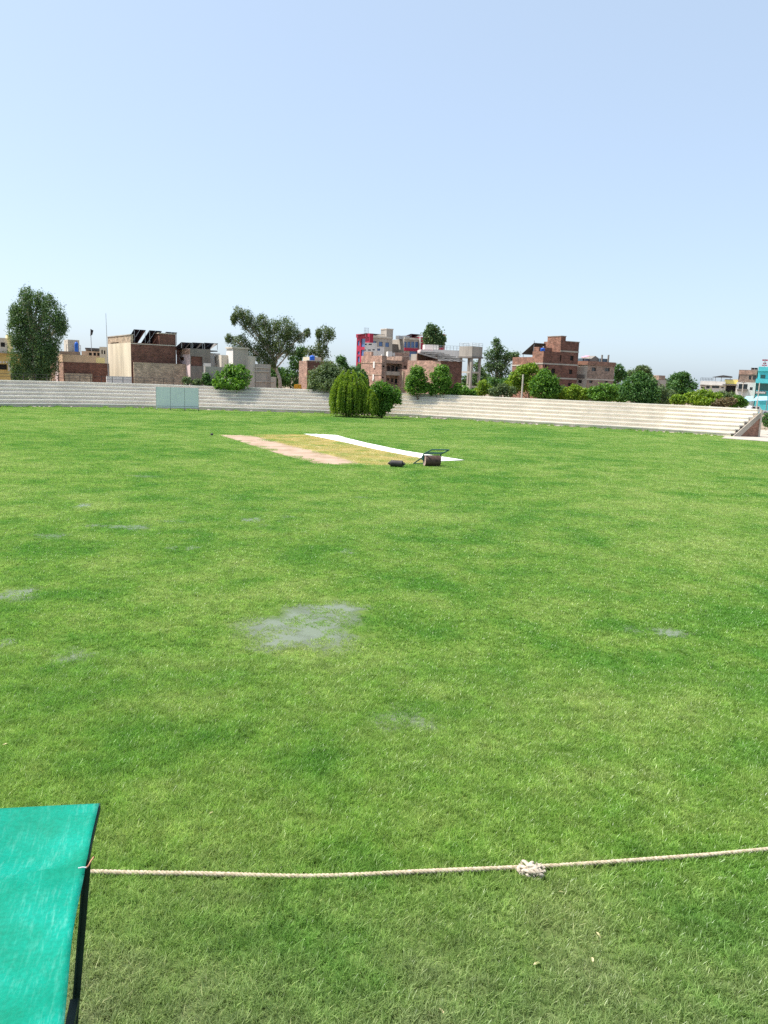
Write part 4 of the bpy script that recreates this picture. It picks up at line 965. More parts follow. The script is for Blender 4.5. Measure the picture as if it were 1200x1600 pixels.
def leaf_cloud(cent, rad, n_cl, per, leaf, r_, droop=0.0, clump=.28):
    """leaf clumps spread through an ellipsoid, thicker near its skin"""
    d = r_.normal(size=(n_cl, 3)); d /= np.linalg.norm(d, axis=1)[:, None]
    rr = r_.uniform(.25, 1, n_cl) ** .42
    cc = d * rr[:, None] * np.array(rad) * (1 - clump * .45) + np.array(cent)
    cr = min(rad) * clump * r_.uniform(.7, 1.5, n_cl)
    k = r_.poisson(per, n_cl); idx = np.repeat(np.arange(n_cl), k); m_ = len(idx)
    dd = r_.normal(size=(m_, 3)) * .55
    pos = cc[idx] + dd * cr[idx][:, None]
    pos[:, 2] -= droop * np.abs(r_.normal(size=m_)) * cr[idx]
    return np.concatenate([pos, dd], 1)
def leaves(pos, leaf, r_, vert=0.0, elong=1.6):
    m_ = len(pos)
    if pos.shape[1] == 6:                     # each leaf faces roughly away from its clump's middle
        nn = pos[:, 3:]; pos = pos[:, :3]; nn = nn / (np.linalg.norm(nn, axis=1)[:, None] + 1e-9) + r_.normal(size=(m_, 3)) * .45 + np.array((0, 0, .25))
        nn /= np.linalg.norm(nn, axis=1)[:, None]; a = np.cross(nn, r_.normal(size=(m_, 3))); a[:, 2] -= vert * .6; a /= np.linalg.norm(a, axis=1)[:, None]
        b_ = np.cross(nn, a); L_ = (leaf * r_.uniform(.6, 1.4, m_))[:, None]; W_ = L_ / elong
        v = np.stack([pos - a * L_ * .5, pos + b_ * W_ * .5, pos + a * L_ * .5, pos - b_ * W_ * .5], 1).reshape(-1, 3)
        return v, (np.arange(m_)[:, None] * 4 + np.arange(4))
    a = r_.normal(size=(m_, 3)); a[:, 2] *= (1 - vert * .3); a[:, 2] -= vert * 1.6
    a /= np.linalg.norm(a, axis=1)[:, None]
    b_ = np.cross(a, r_.normal(size=(m_, 3))); b_ /= np.linalg.norm(b_, axis=1)[:, None] + 1e-9
    L_ = (leaf * r_.uniform(.6, 1.4, m_))[:, None]; W_ = L_ / elong
    v = np.stack([pos - a * L_ * .5, pos + b_ * W_ * .5, pos + a * L_ * .5, pos - b_ * W_ * .5], 1).reshape(-1, 3)
    return v, (np.arange(m_)[:, None] * 4 + np.arange(4))
SEED = [100]
def tree(name, label, Y, base, blobs, mat, leaf=.32, dens=1.0, trunk=None, bark='bark', droop=.3, vert=.2, group='trees and bushes behind the terraces', cat='tree', tr=.22, depth=1.0, clump=.28, elong=1.7, zbase=0.0, limbs=True, swell=1.04):
    SEED[0] += 1; r_ = np.random.default_rng(SEED[0])
    bp_ = P(base[0], base[1], Y); o = Vector((bp_.x, Y, zbase)); e = empty(name, o); tag(e, label, cat, group)
    allp = []; cs = []
    for (cx, cy, rx, ry) in blobs:
        c_ = P(cx, cy, Y); s = (c_ - CAM).length / FPX * swell
        rad = (rx * s, (rx + ry) / 2 * s * depth, ry * s); dy = r_.uniform(-.35, .35) * rad[0]
        cen = (c_.x - o.x, dy, c_.z - o.z); cs.append((Vector(cen), rad))
        vol = rad[0] * rad[1] * rad[2]; area = (rad[0] * rad[2] + rad[0] * rad[1] + rad[1] * rad[2])
        cr = min(rad) * clump; ncl = int(min(260, max(16, 2.6 * area / (cr * cr) * dens * .95)))
        per = max(8, 5.0 * cr * cr / (leaf * leaf) * 1.5)
        allp.append(leaf_cloud(cen, rad, ncl, per, leaf, r_, droop, clump))
    pos = np.concatenate(allp); pos = pos[pos[:, 2] > .08 - zbase * 0]
    v, qd = leaves(pos, leaf, r_, vert, elong)
    np_mesh('crown', v, qd, M[mat], e)
    q = MB(); top = max(cs, key=lambda c_: c_[0].z)[0]
    if trunk is None: trunk = [(0, 0, 0), (top.x * .4, 0, max(.3, top.z * .45)), (top.x * .9, 0, max(.5, top.z * .9))]
    nT = len(trunk); q.tube(trunk, [tr * (1 - .75 * k / (nT - 1)) for k in range(nT)], 8)
    if limbs:
        for (c_, rad) in cs:
            zz = max(.15, min(c_.z * .55, trunk[-1][2] * .8)); t = zz / max(.01, trunk[-1][2])
            k = min(nT - 2, int(t * (nT - 1))); tt = t * (nT - 1) - k; s0 = Vector(trunk[k]).lerp(Vector(trunk[k + 1]), tt)
            mid = s0.lerp(c_, .55) + Vector((r_.uniform(-.2, .2), r_.uniform(-.2, .2), .1)); q.tube([s0, mid, c_], [tr * .45, tr * .3, tr * .1], 6)
            for _ in range(3):
                d = Vector(r_.normal(size=3)); d.normalize(); e2 = c_ + Vector((d.x * rad[0], d.y * rad[1], abs(d.z) * rad[2])) * .7
                q.tube([mid, mid.lerp(e2, .5) + Vector((0, 0, .15)), e2], [tr * .22, tr * .14, tr * .05], 5)
    q.build('trunk', M[bark], e, True)
    return e
def lp(px, py, Y, o): p = P(px, py, Y); return (p.x - o.x, 0, p.z)

# tall eucalyptus on the left
Y = 109.5; o = P(56, 600, Y)
tree('eucalyptus_tree', 'tall dense eucalyptus with pale trunk before the ochre house', Y, (56, 600),
     [(40, 456, 9, 12), (46, 470, 15, 15), (62, 466, 9, 13), (30, 488, 14, 18), (25, 483, 9, 8), (78, 468, 9, 10), (80, 485, 17, 18), (92, 500, 12, 14), (55, 500, 22, 22), (95, 512, 8, 12), (28, 515, 11, 26), (40, 530, 18, 26), (70, 528, 20, 20), (60, 555, 22, 26), (32, 560, 14, 26), (74, 560, 14, 28), (48, 585, 26, 14), (26, 582, 7, 12), (82, 545, 9, 12)],
     'euc', leaf=.28, dens=.98, trunk=[(0, 0, 0), lp(55, 565, Y, o), lp(50, 535, Y, o), lp(52, 505, Y, o), lp(46, 470, Y, o)], bark='bark_pale', droop=1.0, vert=.8, tr=.38, clump=.31, elong=2.6, swell=1.08)
# eucalyptus group behind the concrete house
Y = 128; o = P(440, 604, Y)
tree('eucalyptus_tree', 'broad leaning eucalyptus with pale slanting trunk behind concrete house', Y, (440, 604),
     [(374, 487, 9, 10), (384, 494, 11, 12), (392, 505, 14, 14), (366, 497, 5, 8), (410, 500, 9, 13), (412, 520, 14, 16), (375, 532, 14, 10), (358, 528, 6, 7), (392, 545, 16, 12), (428, 508, 10, 12), (446, 510, 16, 16), (455, 518, 12, 14), (440, 535, 17, 16), (418, 545, 15, 16), (455, 545, 8, 10), (470, 525, 8, 9), (480, 519, 5, 6), (410, 560, 10, 10), (425, 565, 9, 9)],
     'euc_olive', leaf=.28, dens=.98, trunk=[(0, 0, 0), lp(437, 592, Y, o), lp(428, 567, Y, o), lp(418, 540, Y, o), lp(400, 512, Y, o)], bark='bark_pale', droop=.9, vert=.7, tr=.34, clump=.31, elong=2.6, swell=1.08)
Y = 131; o = P(500, 604, Y)
tree('eucalyptus_tree', 'slim eucalyptus with two dark crown clumps behind narrow brick house', Y, (497, 604),
     [(508, 518, 11, 11), (517, 520, 8, 9), (498, 520, 5, 7), (502, 536, 12, 9), (505, 550, 10, 10), (496, 545, 8, 9), (483, 548, 8, 8)],
     'euc_olive', leaf=.32, dens=.8, bark='bark_pale', droop=.9, vert=.7, tr=.22, clump=.31, elong=2.6, swell=1.08)
tree('shade_tree', 'dark shade tree filling the gap behind slanting eucalyptus trunk', 135, (458, 606),
     [(462, 565, 12, 14), (455, 590, 18, 16), (436, 590, 16, 16), (470, 550, 9, 9), (424, 588, 10, 16)], 'leaf_dark', leaf=.36, dens=.9, tr=.2)
tree('leafy_bush', 'leafy green bush before the stepped concrete house', 108.5, (366, 606),
     [(362, 578, 14, 10), (350, 590, 14, 14), (378, 586, 16, 13), (364, 598, 30, 9), (340, 600, 9, 8), (376, 575, 7, 6)], 'leaf', leaf=.33, dens=.9, tr=.1, cat='bush')
tree('thorny_shrub', 'small dark shrub at the foot of tan boundary wall', 109, (322, 603), [(322, 592, 6, 10), (326, 598, 8, 6)], 'leaf_dark', leaf=.26, tr=.06, cat='bush')
tree('thorny_shrub', 'dull grey green scrub before the tan boundary wall', 108.5, (300, 602), [(292, 594, 8, 6), (308, 597, 9, 5)], 'leaf_grey', leaf=.24, dens=.6, tr=.05, cat='bush')
tree('round_bush', 'large round grey green bush hiding the narrow brick house', 110.5, (514, 612),
     [(512, 578, 20, 14), (500, 590, 20, 16), (525, 588, 20, 16), (512, 600, 32, 12), (490, 604, 10, 9), (536, 600, 12, 12)], 'leaf_grey', leaf=.24, dens=1.1, tr=.16, cat='bush', droop=.2)
tree('far_tree', 'small far dark tree between round bush and crimson building', 150, (535, 600), [(533, 562, 8, 7), (538, 573, 8, 9), (553, 582, 10, 9), (563, 577, 7, 9)], 'leaf_dark', leaf=.34, tr=.12)
tree('dark_shrub', 'dark green shrub below the balcony house side wall', 112, (566, 610), [(565, 588, 9, 12), (562, 603, 11, 9), (570, 598, 6, 12)], 'leaf_dark', leaf=.28, tr=.1, cat='bush')
# round dark bush with stems, beside the weeping one
Y = 99.5
tree('round_bush', 'round dark green bush on short stems beside the weeping bush', Y, (597, 648),
     [(596, 606, 18, 11), (610, 614, 17, 12), (586, 615, 14, 13), (600, 625, 20, 12), (619, 622, 9, 9), (592, 634, 13, 9), (605, 634, 10, 8), (592, 641, 13, 7), (580, 632, 10, 12)], 'leaf', leaf=.27, dens=1.0, tr=.14, cat='bush', droop=.4)
# weeping bush on the outfield edge
def weeping(px, py_top, py_base, half, label):
    r_ = np.random.default_rng(55); b_ = G(px, py_base); Y = b_.y; e = empty('weeping_bush', (b_.x, b_.y, .004)); tag(e, label, 'bush', 'trees and bushes behind the terraces')
    zt = P(px, py_top, Y).z; rx = half * Y / FPX * 1.02
    lv = []; tq = MB()
    domes = [(0, 0, zt, rx * .95, 72), (rx * .80, -.4, zt * .70, rx * .66, 34), (-rx * .42, -.5, zt * .84, rx * .52, 18)]
    for (ddx, ddy, zt_, rx_, nb_) in domes:
      for bun in range(nb_):
        ban = r_.uniform(0, 2 * np.pi); brr = r_.uniform(.02, 1) ** .6; bump = r_.uniform(.74, 1.07)
        for k in range(9):
            an = ban + r_.normal() * .10; rr = min(1.0, max(.02, brr + r_.normal() * .05))
            lob = 1 + .13 * math.sin(3 * an + 1.3) + .08 * math.sin(7 * an)
            sx, sy = math.cos(an) * rr * rx_ * .72 * lob + ddx, math.sin(an) * rr * rx_ * .72 * lob + ddy
            z0 = zt_ * (1 - .36 * rr ** 3.2) * bump * r_.uniform(.93, 1.0)
            ln = min(z0 - r_.uniform(.1, .5), r_.uniform(.45, .97) * z0); pts = []
            out = r_.uniform(.25, .6) * rx_ * .5
            for s in np.linspace(0, 1, 20):
                f = math.sin(min(s * 2.6, 1.57)); x = sx + math.cos(an) * out * f; y = sy + math.sin(an) * out * f
                z = z0 + .25 * math.sin(min(s * 6, 3.1)) - ln * s ** 1.2
                if z < .1: break
                pts.append((x, y, z))
            for p_ in pts:
                for _ in range(3): lv.append(np.array(p_) + r_.normal(size=3) * np.array((.05, .05, .06)))
    pos = np.array(lv); v, qd = leaves(pos, .21, r_, 1.2, 3.0); np_mesh('crown', v, qd, M['leaf_lime'], e)
    # inner leaves: shade within the bush put into a darker leaf colour
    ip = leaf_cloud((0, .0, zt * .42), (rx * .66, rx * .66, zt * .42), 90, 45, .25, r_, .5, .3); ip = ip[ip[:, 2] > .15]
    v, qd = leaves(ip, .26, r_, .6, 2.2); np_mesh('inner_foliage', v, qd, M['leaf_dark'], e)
    for k in range(4):
        an = k * 1.57 + .4; tq.tube([(.1 * math.cos(an), .1 * math.sin(an), 0), (.35 * math.cos(an), .35 * math.sin(an), zt * .45), (.9 * math.cos(an), .9 * math.sin(an), zt * .85)], [.11, .08, .03], 7)
    tq.build('trunk', M['bark'], e, True)
weeping(546, 581, 651.5, 36, 'bright lime weeping bush standing on the outfield edge')

tree('upright_shrub', 'upright green shrub before pink brick shed, left of the pair', 107, (654, 622), [(652, 580, 11, 9), (652, 592, 17, 12), (650, 606, 18, 11), (642, 600, 9, 12), (664, 605, 8, 10)], 'leaf', leaf=.25, dens=1.2, tr=.1, cat='bush', vert=0, droop=0)
tree('upright_shrub', 'upright green shrub before pink brick shed, nearer the water tower', 107, (688, 622), [(690, 578, 12, 8), (688, 590, 17, 12), (689, 604, 16, 12), (697, 597, 9, 11), (675, 608, 6, 9)], 'leaf', leaf=.25, dens=1.2, tr=.1, cat='bush', vert=0, droop=0)
tree('low_bush', 'low spreading bush under the water tower legs', 107, (715, 622), [(705, 612, 12, 6), (722, 610, 14, 8), (735, 614, 10, 6), (715, 604, 6, 5)], 'leaf', leaf=.25, tr=.06, cat='bush')
tree('round_bush', 'small bright bush right of the water tower legs', 110, (755, 620), [(755, 601, 9, 7), (752, 610, 12, 8), (762, 609, 8, 7)], 'leaf_lime', leaf=.24, tr=.07, cat='bush')
tree('far_tree', 'tall tree standing before the crimson building right wing', 185, (678, 600), [(675, 513, 10, 8), (670, 524, 10, 10), (682, 522, 12, 11), (690, 530, 7, 8), (676, 535, 14, 7)], 'euc', leaf=.5, tr=.3, droop=.8, vert=.6)
Y = 136
tree('eucalyptus_tree', 'loose eucalyptus between water tower and tall brick block', Y, (778, 606), [(775, 534, 7, 8), (780, 543, 9, 8), (768, 552, 12, 9), (785, 553, 13, 10), (774, 566, 17, 12), (796, 556, 11, 7), (806, 554, 6, 6), (764, 573, 8, 9), (786, 575, 12, 12), (778, 592, 10, 12)],
     'euc', leaf=.32, dens=.8, bark='bark_pale', droop=.8, vert=.6, tr=.22, clump=.34, elong=2.2)
tree('far_tree', 'thin dull tree behind the water tower', 140, (750, 606), [(744, 575, 10, 12), (752, 588, 9, 14), (742, 595, 8, 9)], 'euc', leaf=.34, dens=.7, tr=.12)
tree('flowering_bush', 'mixed low hedge bush left of the pale concrete pole', 107.5, (782, 622), [(776, 612, 13, 8), (795, 611, 14, 9), (786, 605, 8, 6)], 'leaf_grey', leaf=.25, tr=.06, cat='bush')
tree('shade_tree', 'lime green spreading tree behind the pale concrete pole', 112, (825, 622), [(820, 578, 14, 9), (810, 588, 15, 10), (832, 574, 9, 7), (800, 600, 13, 11), (822, 598, 17, 14), (840, 588, 10, 12)], 'leaf_lime', leaf=.3, dens=.9, tr=.14)
tree('shade_tree', 'dense mid green tree before the tall brick block', 109, (852, 626), [(852, 585, 10, 9), (846, 596, 18, 13), (860, 598, 14, 13), (850, 612, 24, 11), (868, 608, 7, 12), (836, 604, 8, 12)], 'leaf', leaf=.28, dens=1.1, tr=.14)
tree('hedge_bush', 'yellow green bush before the worn concrete house side', 109, (895, 626), [(885, 616, 12, 9), (900, 608, 12, 7), (912, 615, 14, 9), (896, 620, 16, 6)], 'leaf_lime', leaf=.27, tr=.08, cat='bush')
tree('hedge_bush', 'mid green bush below the worn concrete house windows', 108, (935, 628), [(930, 612, 14, 8), (945, 608, 14, 9), (938, 620, 22, 8), (958, 612, 12, 9)], 'leaf', leaf=.27, tr=.08, cat='bush')
tree('hedge_bush', 'dark hedge bush between tall brick block and concrete house', 111, (880, 626), [(878, 612, 12, 9), (892, 617, 12, 8), (868, 618, 10, 7)], 'leaf_dark', leaf=.27, tr=.07, cat='bush')
tree('hedge_bush', 'dark hedge bush left of the drooping tree', 111, (968, 628), [(962, 610, 12, 9), (975, 606, 10, 9), (970, 620, 16, 7)], 'leaf', leaf=.27, tr=.07, cat='bush')
tree('hedge_bush', 'grey green hedge bush left of the lone compact tree', 110, (1046, 632), [(1044, 617, 10, 9), (1052, 622, 12, 8)], 'leaf_grey', leaf=.26, tr=.07, cat='bush')
tree('hedge_bush', 'dark hedge bush under the loose eucalyptus', 114, (790, 622), [(768, 600, 11, 11), (788, 600, 13, 11), (803, 606, 10, 9)], 'leaf_dark', leaf=.28, tr=.08, cat='bush')
tree('hedge_bush', 'dull hedge bush behind the dry brown bush', 104, (1138, 634), [(1128, 620, 12, 8), (1142, 620, 10, 7)], 'leaf_grey', leaf=.25, tr=.06, cat='bush')
tree('far_tree', 'dark far tree right of the worn concrete house', 150, (966, 605), [(966, 577, 9, 8), (972, 586, 10, 8), (962, 592, 9, 9)], 'leaf_dark', leaf=.34, tr=.14)
tree('far_tree', 'grey green far tree behind the drooping tree', 190, (1003, 605), [(1004, 577, 12, 6), (990, 584, 12, 7), (1012, 586, 9, 7)], 'leaf_grey', leaf=.4, tr=.16)
tree('drooping_tree', 'full drooping tree leaning over the cream terrace top', 97.5, (1004, 633), [(1000, 588, 14, 8), (992, 598, 18, 11), (1012, 598, 15, 11), (985, 612, 14, 12), (1003, 612, 20, 14), (1020, 612, 12, 12), (998, 627, 12, 8), (1012, 625, 12, 7), (975, 610, 7, 10)], 'leaf_dark', leaf=.25, dens=1.1, tr=.14, droop=.8, vert=.5)
tree('hedge_bush', 'brownish green bush between drooping tree and far house', 104, (1032, 633), [(1032, 612, 9, 10), (1036, 624, 11, 8)], 'leaf_grey', leaf=.25, tr=.07, cat='bush')
tree('shade_tree', 'compact dark tree standing alone left of the white shops', 118, (1066, 632), [(1062, 592, 14, 9), (1070, 587, 9, 6), (1055, 604, 13, 12), (1076, 602, 14, 11), (1066, 615, 20, 10)], 'leaf_dark', leaf=.3, dens=1.0, tr=.16)
tree('hedge_bush', 'low olive bush before the white shops', 98, (1095, 635), [(1085, 620, 14, 8), (1102, 617, 15, 9), (1116, 621, 12, 8), (1095, 626, 24, 7), (1062, 624, 14, 7)], 'leaf_lime', leaf=.25, tr=.08, cat='bush')
tree('dry_bush', 'dry brown bush at the back of cream terrace', 96.5, (1135, 636), [(1130, 628, 12, 6), (1142, 626, 8, 5), (1120, 631, 8, 4)], 'leaf_brown', leaf=.2, tr=.05, cat='bush')
tree('hedge_bush', 'green bush between dry brown bush and parked white car', 100, (1157, 638), [(1152, 623, 8, 5), (1160, 629, 9, 6), (1147, 631, 8, 5)], 'leaf', leaf=.22, tr=.05, cat='bush')
tree('low_bush', 'dark bush in the open gap right of the terrace end', 92, (1203, 668), [(1202, 655, 9, 10), (1212, 660, 12, 8)], 'leaf_dark', leaf=.2, tr=.05, cat='bush')
# distant tree belt that closes the horizon
SEED[0] = 300
for k in range(22):
    px = -60 + k * 62 + random.uniform(-18, 18); Yk = random.uniform(240, 330); hz = 592 + .036 * (px - 600)
    s = random.uniform(.8, 1.25); tree('distant_tree', 'distant tree in the belt that closes the horizon', Yk, (px, hz + 8), [(px, hz - 8 * s, 16 * s, 9), (px - 14, hz - 2, 14, 9), (px + 15, hz - 3, 15, 9), (px, hz + 5, 30, 9)], random.choice(['leaf_dark', 'euc', 'leaf_grey']), leaf=.7, dens=.6, tr=.3, group='distant tree belt')

# ------------------------------------------------------------------ rollers
M['rust'] = plain('rusty_drum', (.085, .05, .04), .75, .3, 5, bump=.2)
M['rust_rim'] = plain('pale_rusty_rim', (.40, .28, .24), .8, .2, 5)
M['teal_dark'] = plain('dark_teal_paint', (.03, .09, .08), .5, .15, 4)
M['teal'] = plain('faded_teal_paint', (.10, .24, .26), .55, .12, 4)
def roller():
    c_ = G(674.5, 728.3); yaw = R(14); e = empty('hand_roller', (c_.x, c_.y, .006), yaw); tag(e, 'heavy rusty hand roller with dark teal push frame on the pitch end', 'roller')
    r_ = .32; hl = .46
    q = MB(); q.lathe([(-hl, r_ * .94), (-hl + .02, r_), (hl - .02, r_), (hl, r_ * .94)], (0, 0, r_), (1, 0, 0), 40); d = q.build('drum', M['rust'], e)
    for s in (-1, 1):
        q = MB(); q.lathe([(0, r_ * .97), (.012, r_ * .97), (.013, r_ * .80), (.014, .05)], (s * (hl + .001), 0, r_), (s, 0, 0), 36); q.build('end_plate', M['rust_rim'], d)
        q = MB(); q.lathe([(0, .035), (.07, .035)], (s * hl, 0, r_), (s, 0, 0), 12); q.build('axle', M['teal_dark'], d)
    x = hl + .07
    for s in (-1, 1):
        q = MB(); q.tube([(s * x, 0, r_), (s * x, -.02, r_ * 2 + .06)], .040, 8); q.build('side_arm', M['teal_dark'], e)
        # the U handle leans forward over the drum, its tail reaches the grass behind
        q = MB(); q.tube([(s * x - .30, 1.0, .03), (s * x - .05, .12, r_ * 1.5), (s * x + .02, -.05, r_ * 2 + .10), (s * x + .33, -.55, 1.02)], .040, 8); q.build('handle_bar', M['teal_dark'], e)
    q = MB(); q.tube([(-x + .33, -.55, 1.02), (x + .33, -.55, 1.02)], .040, 8); q.build('grip', M['teal_dark'], e)
    q = MB(); q.tube([(-x + .02, -.05, r_ * 2 + .10), (x + .02, -.05, r_ * 2 + .10)], .040, 8); q.build('cross_bar', M['teal_dark'], e)
    q = MB(); q.tube([(-x + .14, -.26, .83), (x + .14, -.26, .83)], .024, 8); q.build('cross_bar', M['teal_dark'], e)
    q = MB(); q.tube([(-x - .30, 1.0, .03), (x - .30, 1.0, .035)], .03, 8); q.build('rest_bar', M['teal_dark'], e)
    q = MB(); q.prism([(-x - .03, .30, r_ * .95), (-x - .03, .02, r_ * 1.3), (-x - .03, -.05, r_ * 2.05), (-x - .03, .25, r_ * 1.75)], (.05, 0, 0)); q.build('side_plate', M['teal'], e)
roller()
def small_roller():
    c_ = G(619.5, 729.6); e = empty('small_roller', (c_.x, c_.y, .006), R(-9)); tag(e, 'small dark iron roller drum lying alone on the grass', 'roller')
    r_ = .19
    q = MB(); q.lathe([(-.36, r_ * .85), (-.33, r_), (.33, r_), (.36, r_ * .85)], (0, 0, r_), (1, 0, 0), 32); d = q.build('drum', M['iron'], e, False)
    for s in (-1, 1):
        q = MB(); q.lathe([(0, .10), (.09, .10), (.1, .05), (.16, .045)], (s * .355, 0, r_), (s, 0, 0), 18); q.build('hub', M['iron'], d)
small_roller()
# low stumps and marker at the far end of the pitch
p = G(331, 680.6)
q = MB(); q.lathe([(0, .03), (.02, .12), (.16, .1), (.2, .03)], (p.x, p.y, .006), (0, 0, 1), 10); tag(q.build('marker_block', M['iron']), 'small dark marker at the corner of the clay pitch', 'marker')

# ------------------------------------------------------------------ rubble at the foot of the stands
M['stone'] = plain('rubble_stone', (.40, .35, .30), .95, .2, 4, bump=.3)
def stone_mesh(seed):
    import bmesh
    r_ = np.random.default_rng(seed); bm = bmesh.new(); bmesh.ops.create_icosphere(bm, subdivisions=2, radius=1)
    ph = r_.uniform(0, 6, 6)
    for v in bm.verts:
        f = 1 + .18 * math.sin(3 * v.co.x + ph[0]) + .16 * math.sin(4 * v.co.y + ph[1]) + .12 * math.sin(5 * v.co.z + ph[2])
        v.co = Vector((v.co.x * f, v.co.y * f * .8, max(-.35, v.co.z * f * .6)))
    me = bpy.data.meshes.new('rubble_stone'); bm.to_mesh(me); bm.free(); me.materials.append(M['stone']); return me
SM = [stone_mesh(s) for s in range(4)]
def lerp_path(pl, s): return along(pl, s)
for k in range(34):
    left = k < 12; pl = LFp[2:] if left else RFp
    p = lerp_path(pl, random.random()); s = random.uniform(.07, .2)
    o = bpy.data.objects.new('rubble_stone', random.choice(SM)); C.objects.link(o)
    o.location = (p.x, p.y - random.uniform(.22, .5), s * .2); o.scale = (s * random.uniform(1, 1.9), s, s); o.rotation_euler = (0, 0, random.uniform(0, 6))
    tag(o, 'rubble stone lying at the foot of the ' + ('grey' if left else 'cream') + ' terrace', 'stone', 'rubble along the foot of the ' + ('grey' if left else 'cream') + ' terrace')
# weeds along the foot of the stands
wt = [tuft('weed_tuft', .35, 60, .05, .2, .03, M['blade'], seed=s) for s in (31, 32)]
wpnt = []
for k in range(260):
    pl = LFp if k % 2 else RFp; p = lerp_path(pl, random.random()); wpnt.append((p.x, p.y - random.uniform(.1, .5), .003))
tag(scatter('weeds', np.array(wpnt), rng.uniform(0, 6, len(wpnt)), rng.uniform(.5, 1.4, len(wpnt)), wt), 'ragged weeds along the foot of the terraces', 'weeds', kind='stuff')
p = G(858, 664.6); br = empty('fallen_branch', (p.x, p.y, .0)); tag(br, 'dark broken branch lying at the foot of cream terrace', 'branch')
q = MB(); q.tube([(-.15, 0, .08), (.25, .05, .12), (.55, 0, .22), (.95, .05, .3)], [.1, .08, .05, .02], 7); q.build('main_stick', M['iron'], br)
q = MB(); q.tube([(.2, .05, .11), (.45, -.1, .05), (.7, -.2, .06)], [.05, .035, .015], 6); q.build('side_twig', M['bark'], br)

# ------------------------------------------------------------------ boundary rope
mt, n, l, b = mat_new('natural_rope_fibre')
tc = n.new('ShaderNodeTexCoord'); t = n.new('ShaderNodeTexNoise'); t.inputs['Scale'].default_value = 28; t.inputs['Detail'].default_value = 5; l.new(tc.outputs['Object'], t.inputs['Vector'])
rp = ramp(n, [(.3, (.27, .21, .13)), (.55, (.47, .39, .28)), (.75, (.60, .52, .40))]); l.new(t.outputs['Fac'], rp.inputs[0]); l.new(rp.outputs[0], b.inputs['Base Color']); b.inputs['Roughness'].default_value = .95
bp = n.new('ShaderNodeBump'); bp.inputs['Strength'].default_value = .5; bp.inputs['Distance'].default_value = .006; l.new(t.outputs['Fac'], bp.inputs['Height']); l.new(bp.outputs[0], b.inputs['Normal'])
M['rope'] = mt
RPX = [(-420, 1352), (-120, 1363), (60, 1366.5), (140, 1368), (250, 1371.5), (350, 1373.5), (450, 1374.5), (560, 1373), (650, 1370), (720, 1366.5), (800, 1361.5), (828, 1360), (900, 1356.5), (1000, 1350.5), (1100, 1342.5), (1200, 1333), (1330, 1318), (1500, 1300)]
rope_pts = [G(a, b_) for a, b_ in RPX]
def smooth_path(pl, step):
    out = []
    for i in range(len(pl) - 1):
        p0, p1, p2, p3 = pl[max(i - 1, 0)], pl[i], pl[i + 1], pl[min(i + 2, len(pl) - 1)]
        nn = max(2, int((p2 - p1).length / step))
        for k in range(nn):
            t = k / nn; out.append(.5 * ((2 * p1) + (p2 - p0) * t + (2 * p0 - 5 * p1 + 4 * p2 - p3) * t * t + (3 * p1 - p0 - 3 * p2 + p3) * t ** 3))
    out.append(pl[-1]); return out
def twisted(center, rad, pitch, parent, name='strand', ns=3, sides=7):
    acc = 0; frames = []
    for i, p in enumerate(center):
        if i: acc += (p - center[i - 1]).length
        t = (center[min(i + 1, len(center) - 1)] - center[max(i - 1, 0)]).normalized()
        a = t.cross(Vector((0, 0, 1))).normalized(); b_ = t.cross(a); frames.append((p, a, b_, acc))
    for s in range(ns):
        pts = [p + (a * math.cos(2 * math.pi * (ac / pitch + s / ns)) + b_ * math.sin(2 * math.pi * (ac / pitch + s / ns))) * rad * .5 for (p, a, b_, ac) in frames]
        q = MB(); q.tube(pts, rad * .56, sides); q.build(name, M['rope'], parent, True)
rc = [Vector((p.x, p.y + .006 * math.sin(p.x * 3.1), .046 + .006 * math.sin(p.x * 2.3))) for p in smooth_path(rope_pts, .012)]
r0 = rc[0].copy(); r0.z = 0
rope = empty('boundary_rope', r0); tag(rope, 'thick natural fibre boundary rope lying across the turf', 'rope')
twisted([p - r0 for p in rc], .025, .13, rope)
# bundle where the rope's ends are tied
kp = G(828, 1367.5); kn = empty('rope_knot', (kp.x, kp.y, 0)); kn.scale = (1.35, 1.25, 1.15); tag(kn, 'bunched frayed knot of pale rope on the boundary line', 'knot')
M['rope_pale'] = plain('pale_frayed_rope', (.54, .46, .36), .95, .25, 30, bump=.4)
r_ = np.random.default_rng(3)
for k in range(16):
    d = r_.normal(size=3); d /= np.linalg.norm(d); c_ = Vector((d[0] * .075, d[1] * .05, .055 + d[2] * .03))
    ax = Vector(r_.normal(size=3)).normalized(); u = ax.cross(Vector((0, 0, 1))).normalized(); w = ax.cross(u); rr = r_.uniform(.03, .055)
    pts = [c_ + (u * math.cos(a) * rr + w * math.sin(a) * rr * .75) + ax * .012 * math.sin(2 * a) for a in np.linspace(0, 5.6, 18)]
    pts = [Vector((p.x, p.y, max(p.z, .016))) for p in pts]
    q = MB(); q.tube(pts, .0155, 7); q.build('loop', M['rope_pale'], kn, True)
for k in range(46):
    an = r_.uniform(0, 6.28); rr = r_.uniform(.06, .12); c_ = Vector((math.cos(an) * rr * 1.05, math.sin(an) * rr * .7, r_.uniform(.03, .09)))
    q = MB(); q.tube([c_ * .6, c_, c_ * 1.12 + Vector((0, 0, r_.uniform(-.02, .02)))], [.006, .005, .002], 5); q.build('frayed_end', M['rope_pale'], kn)
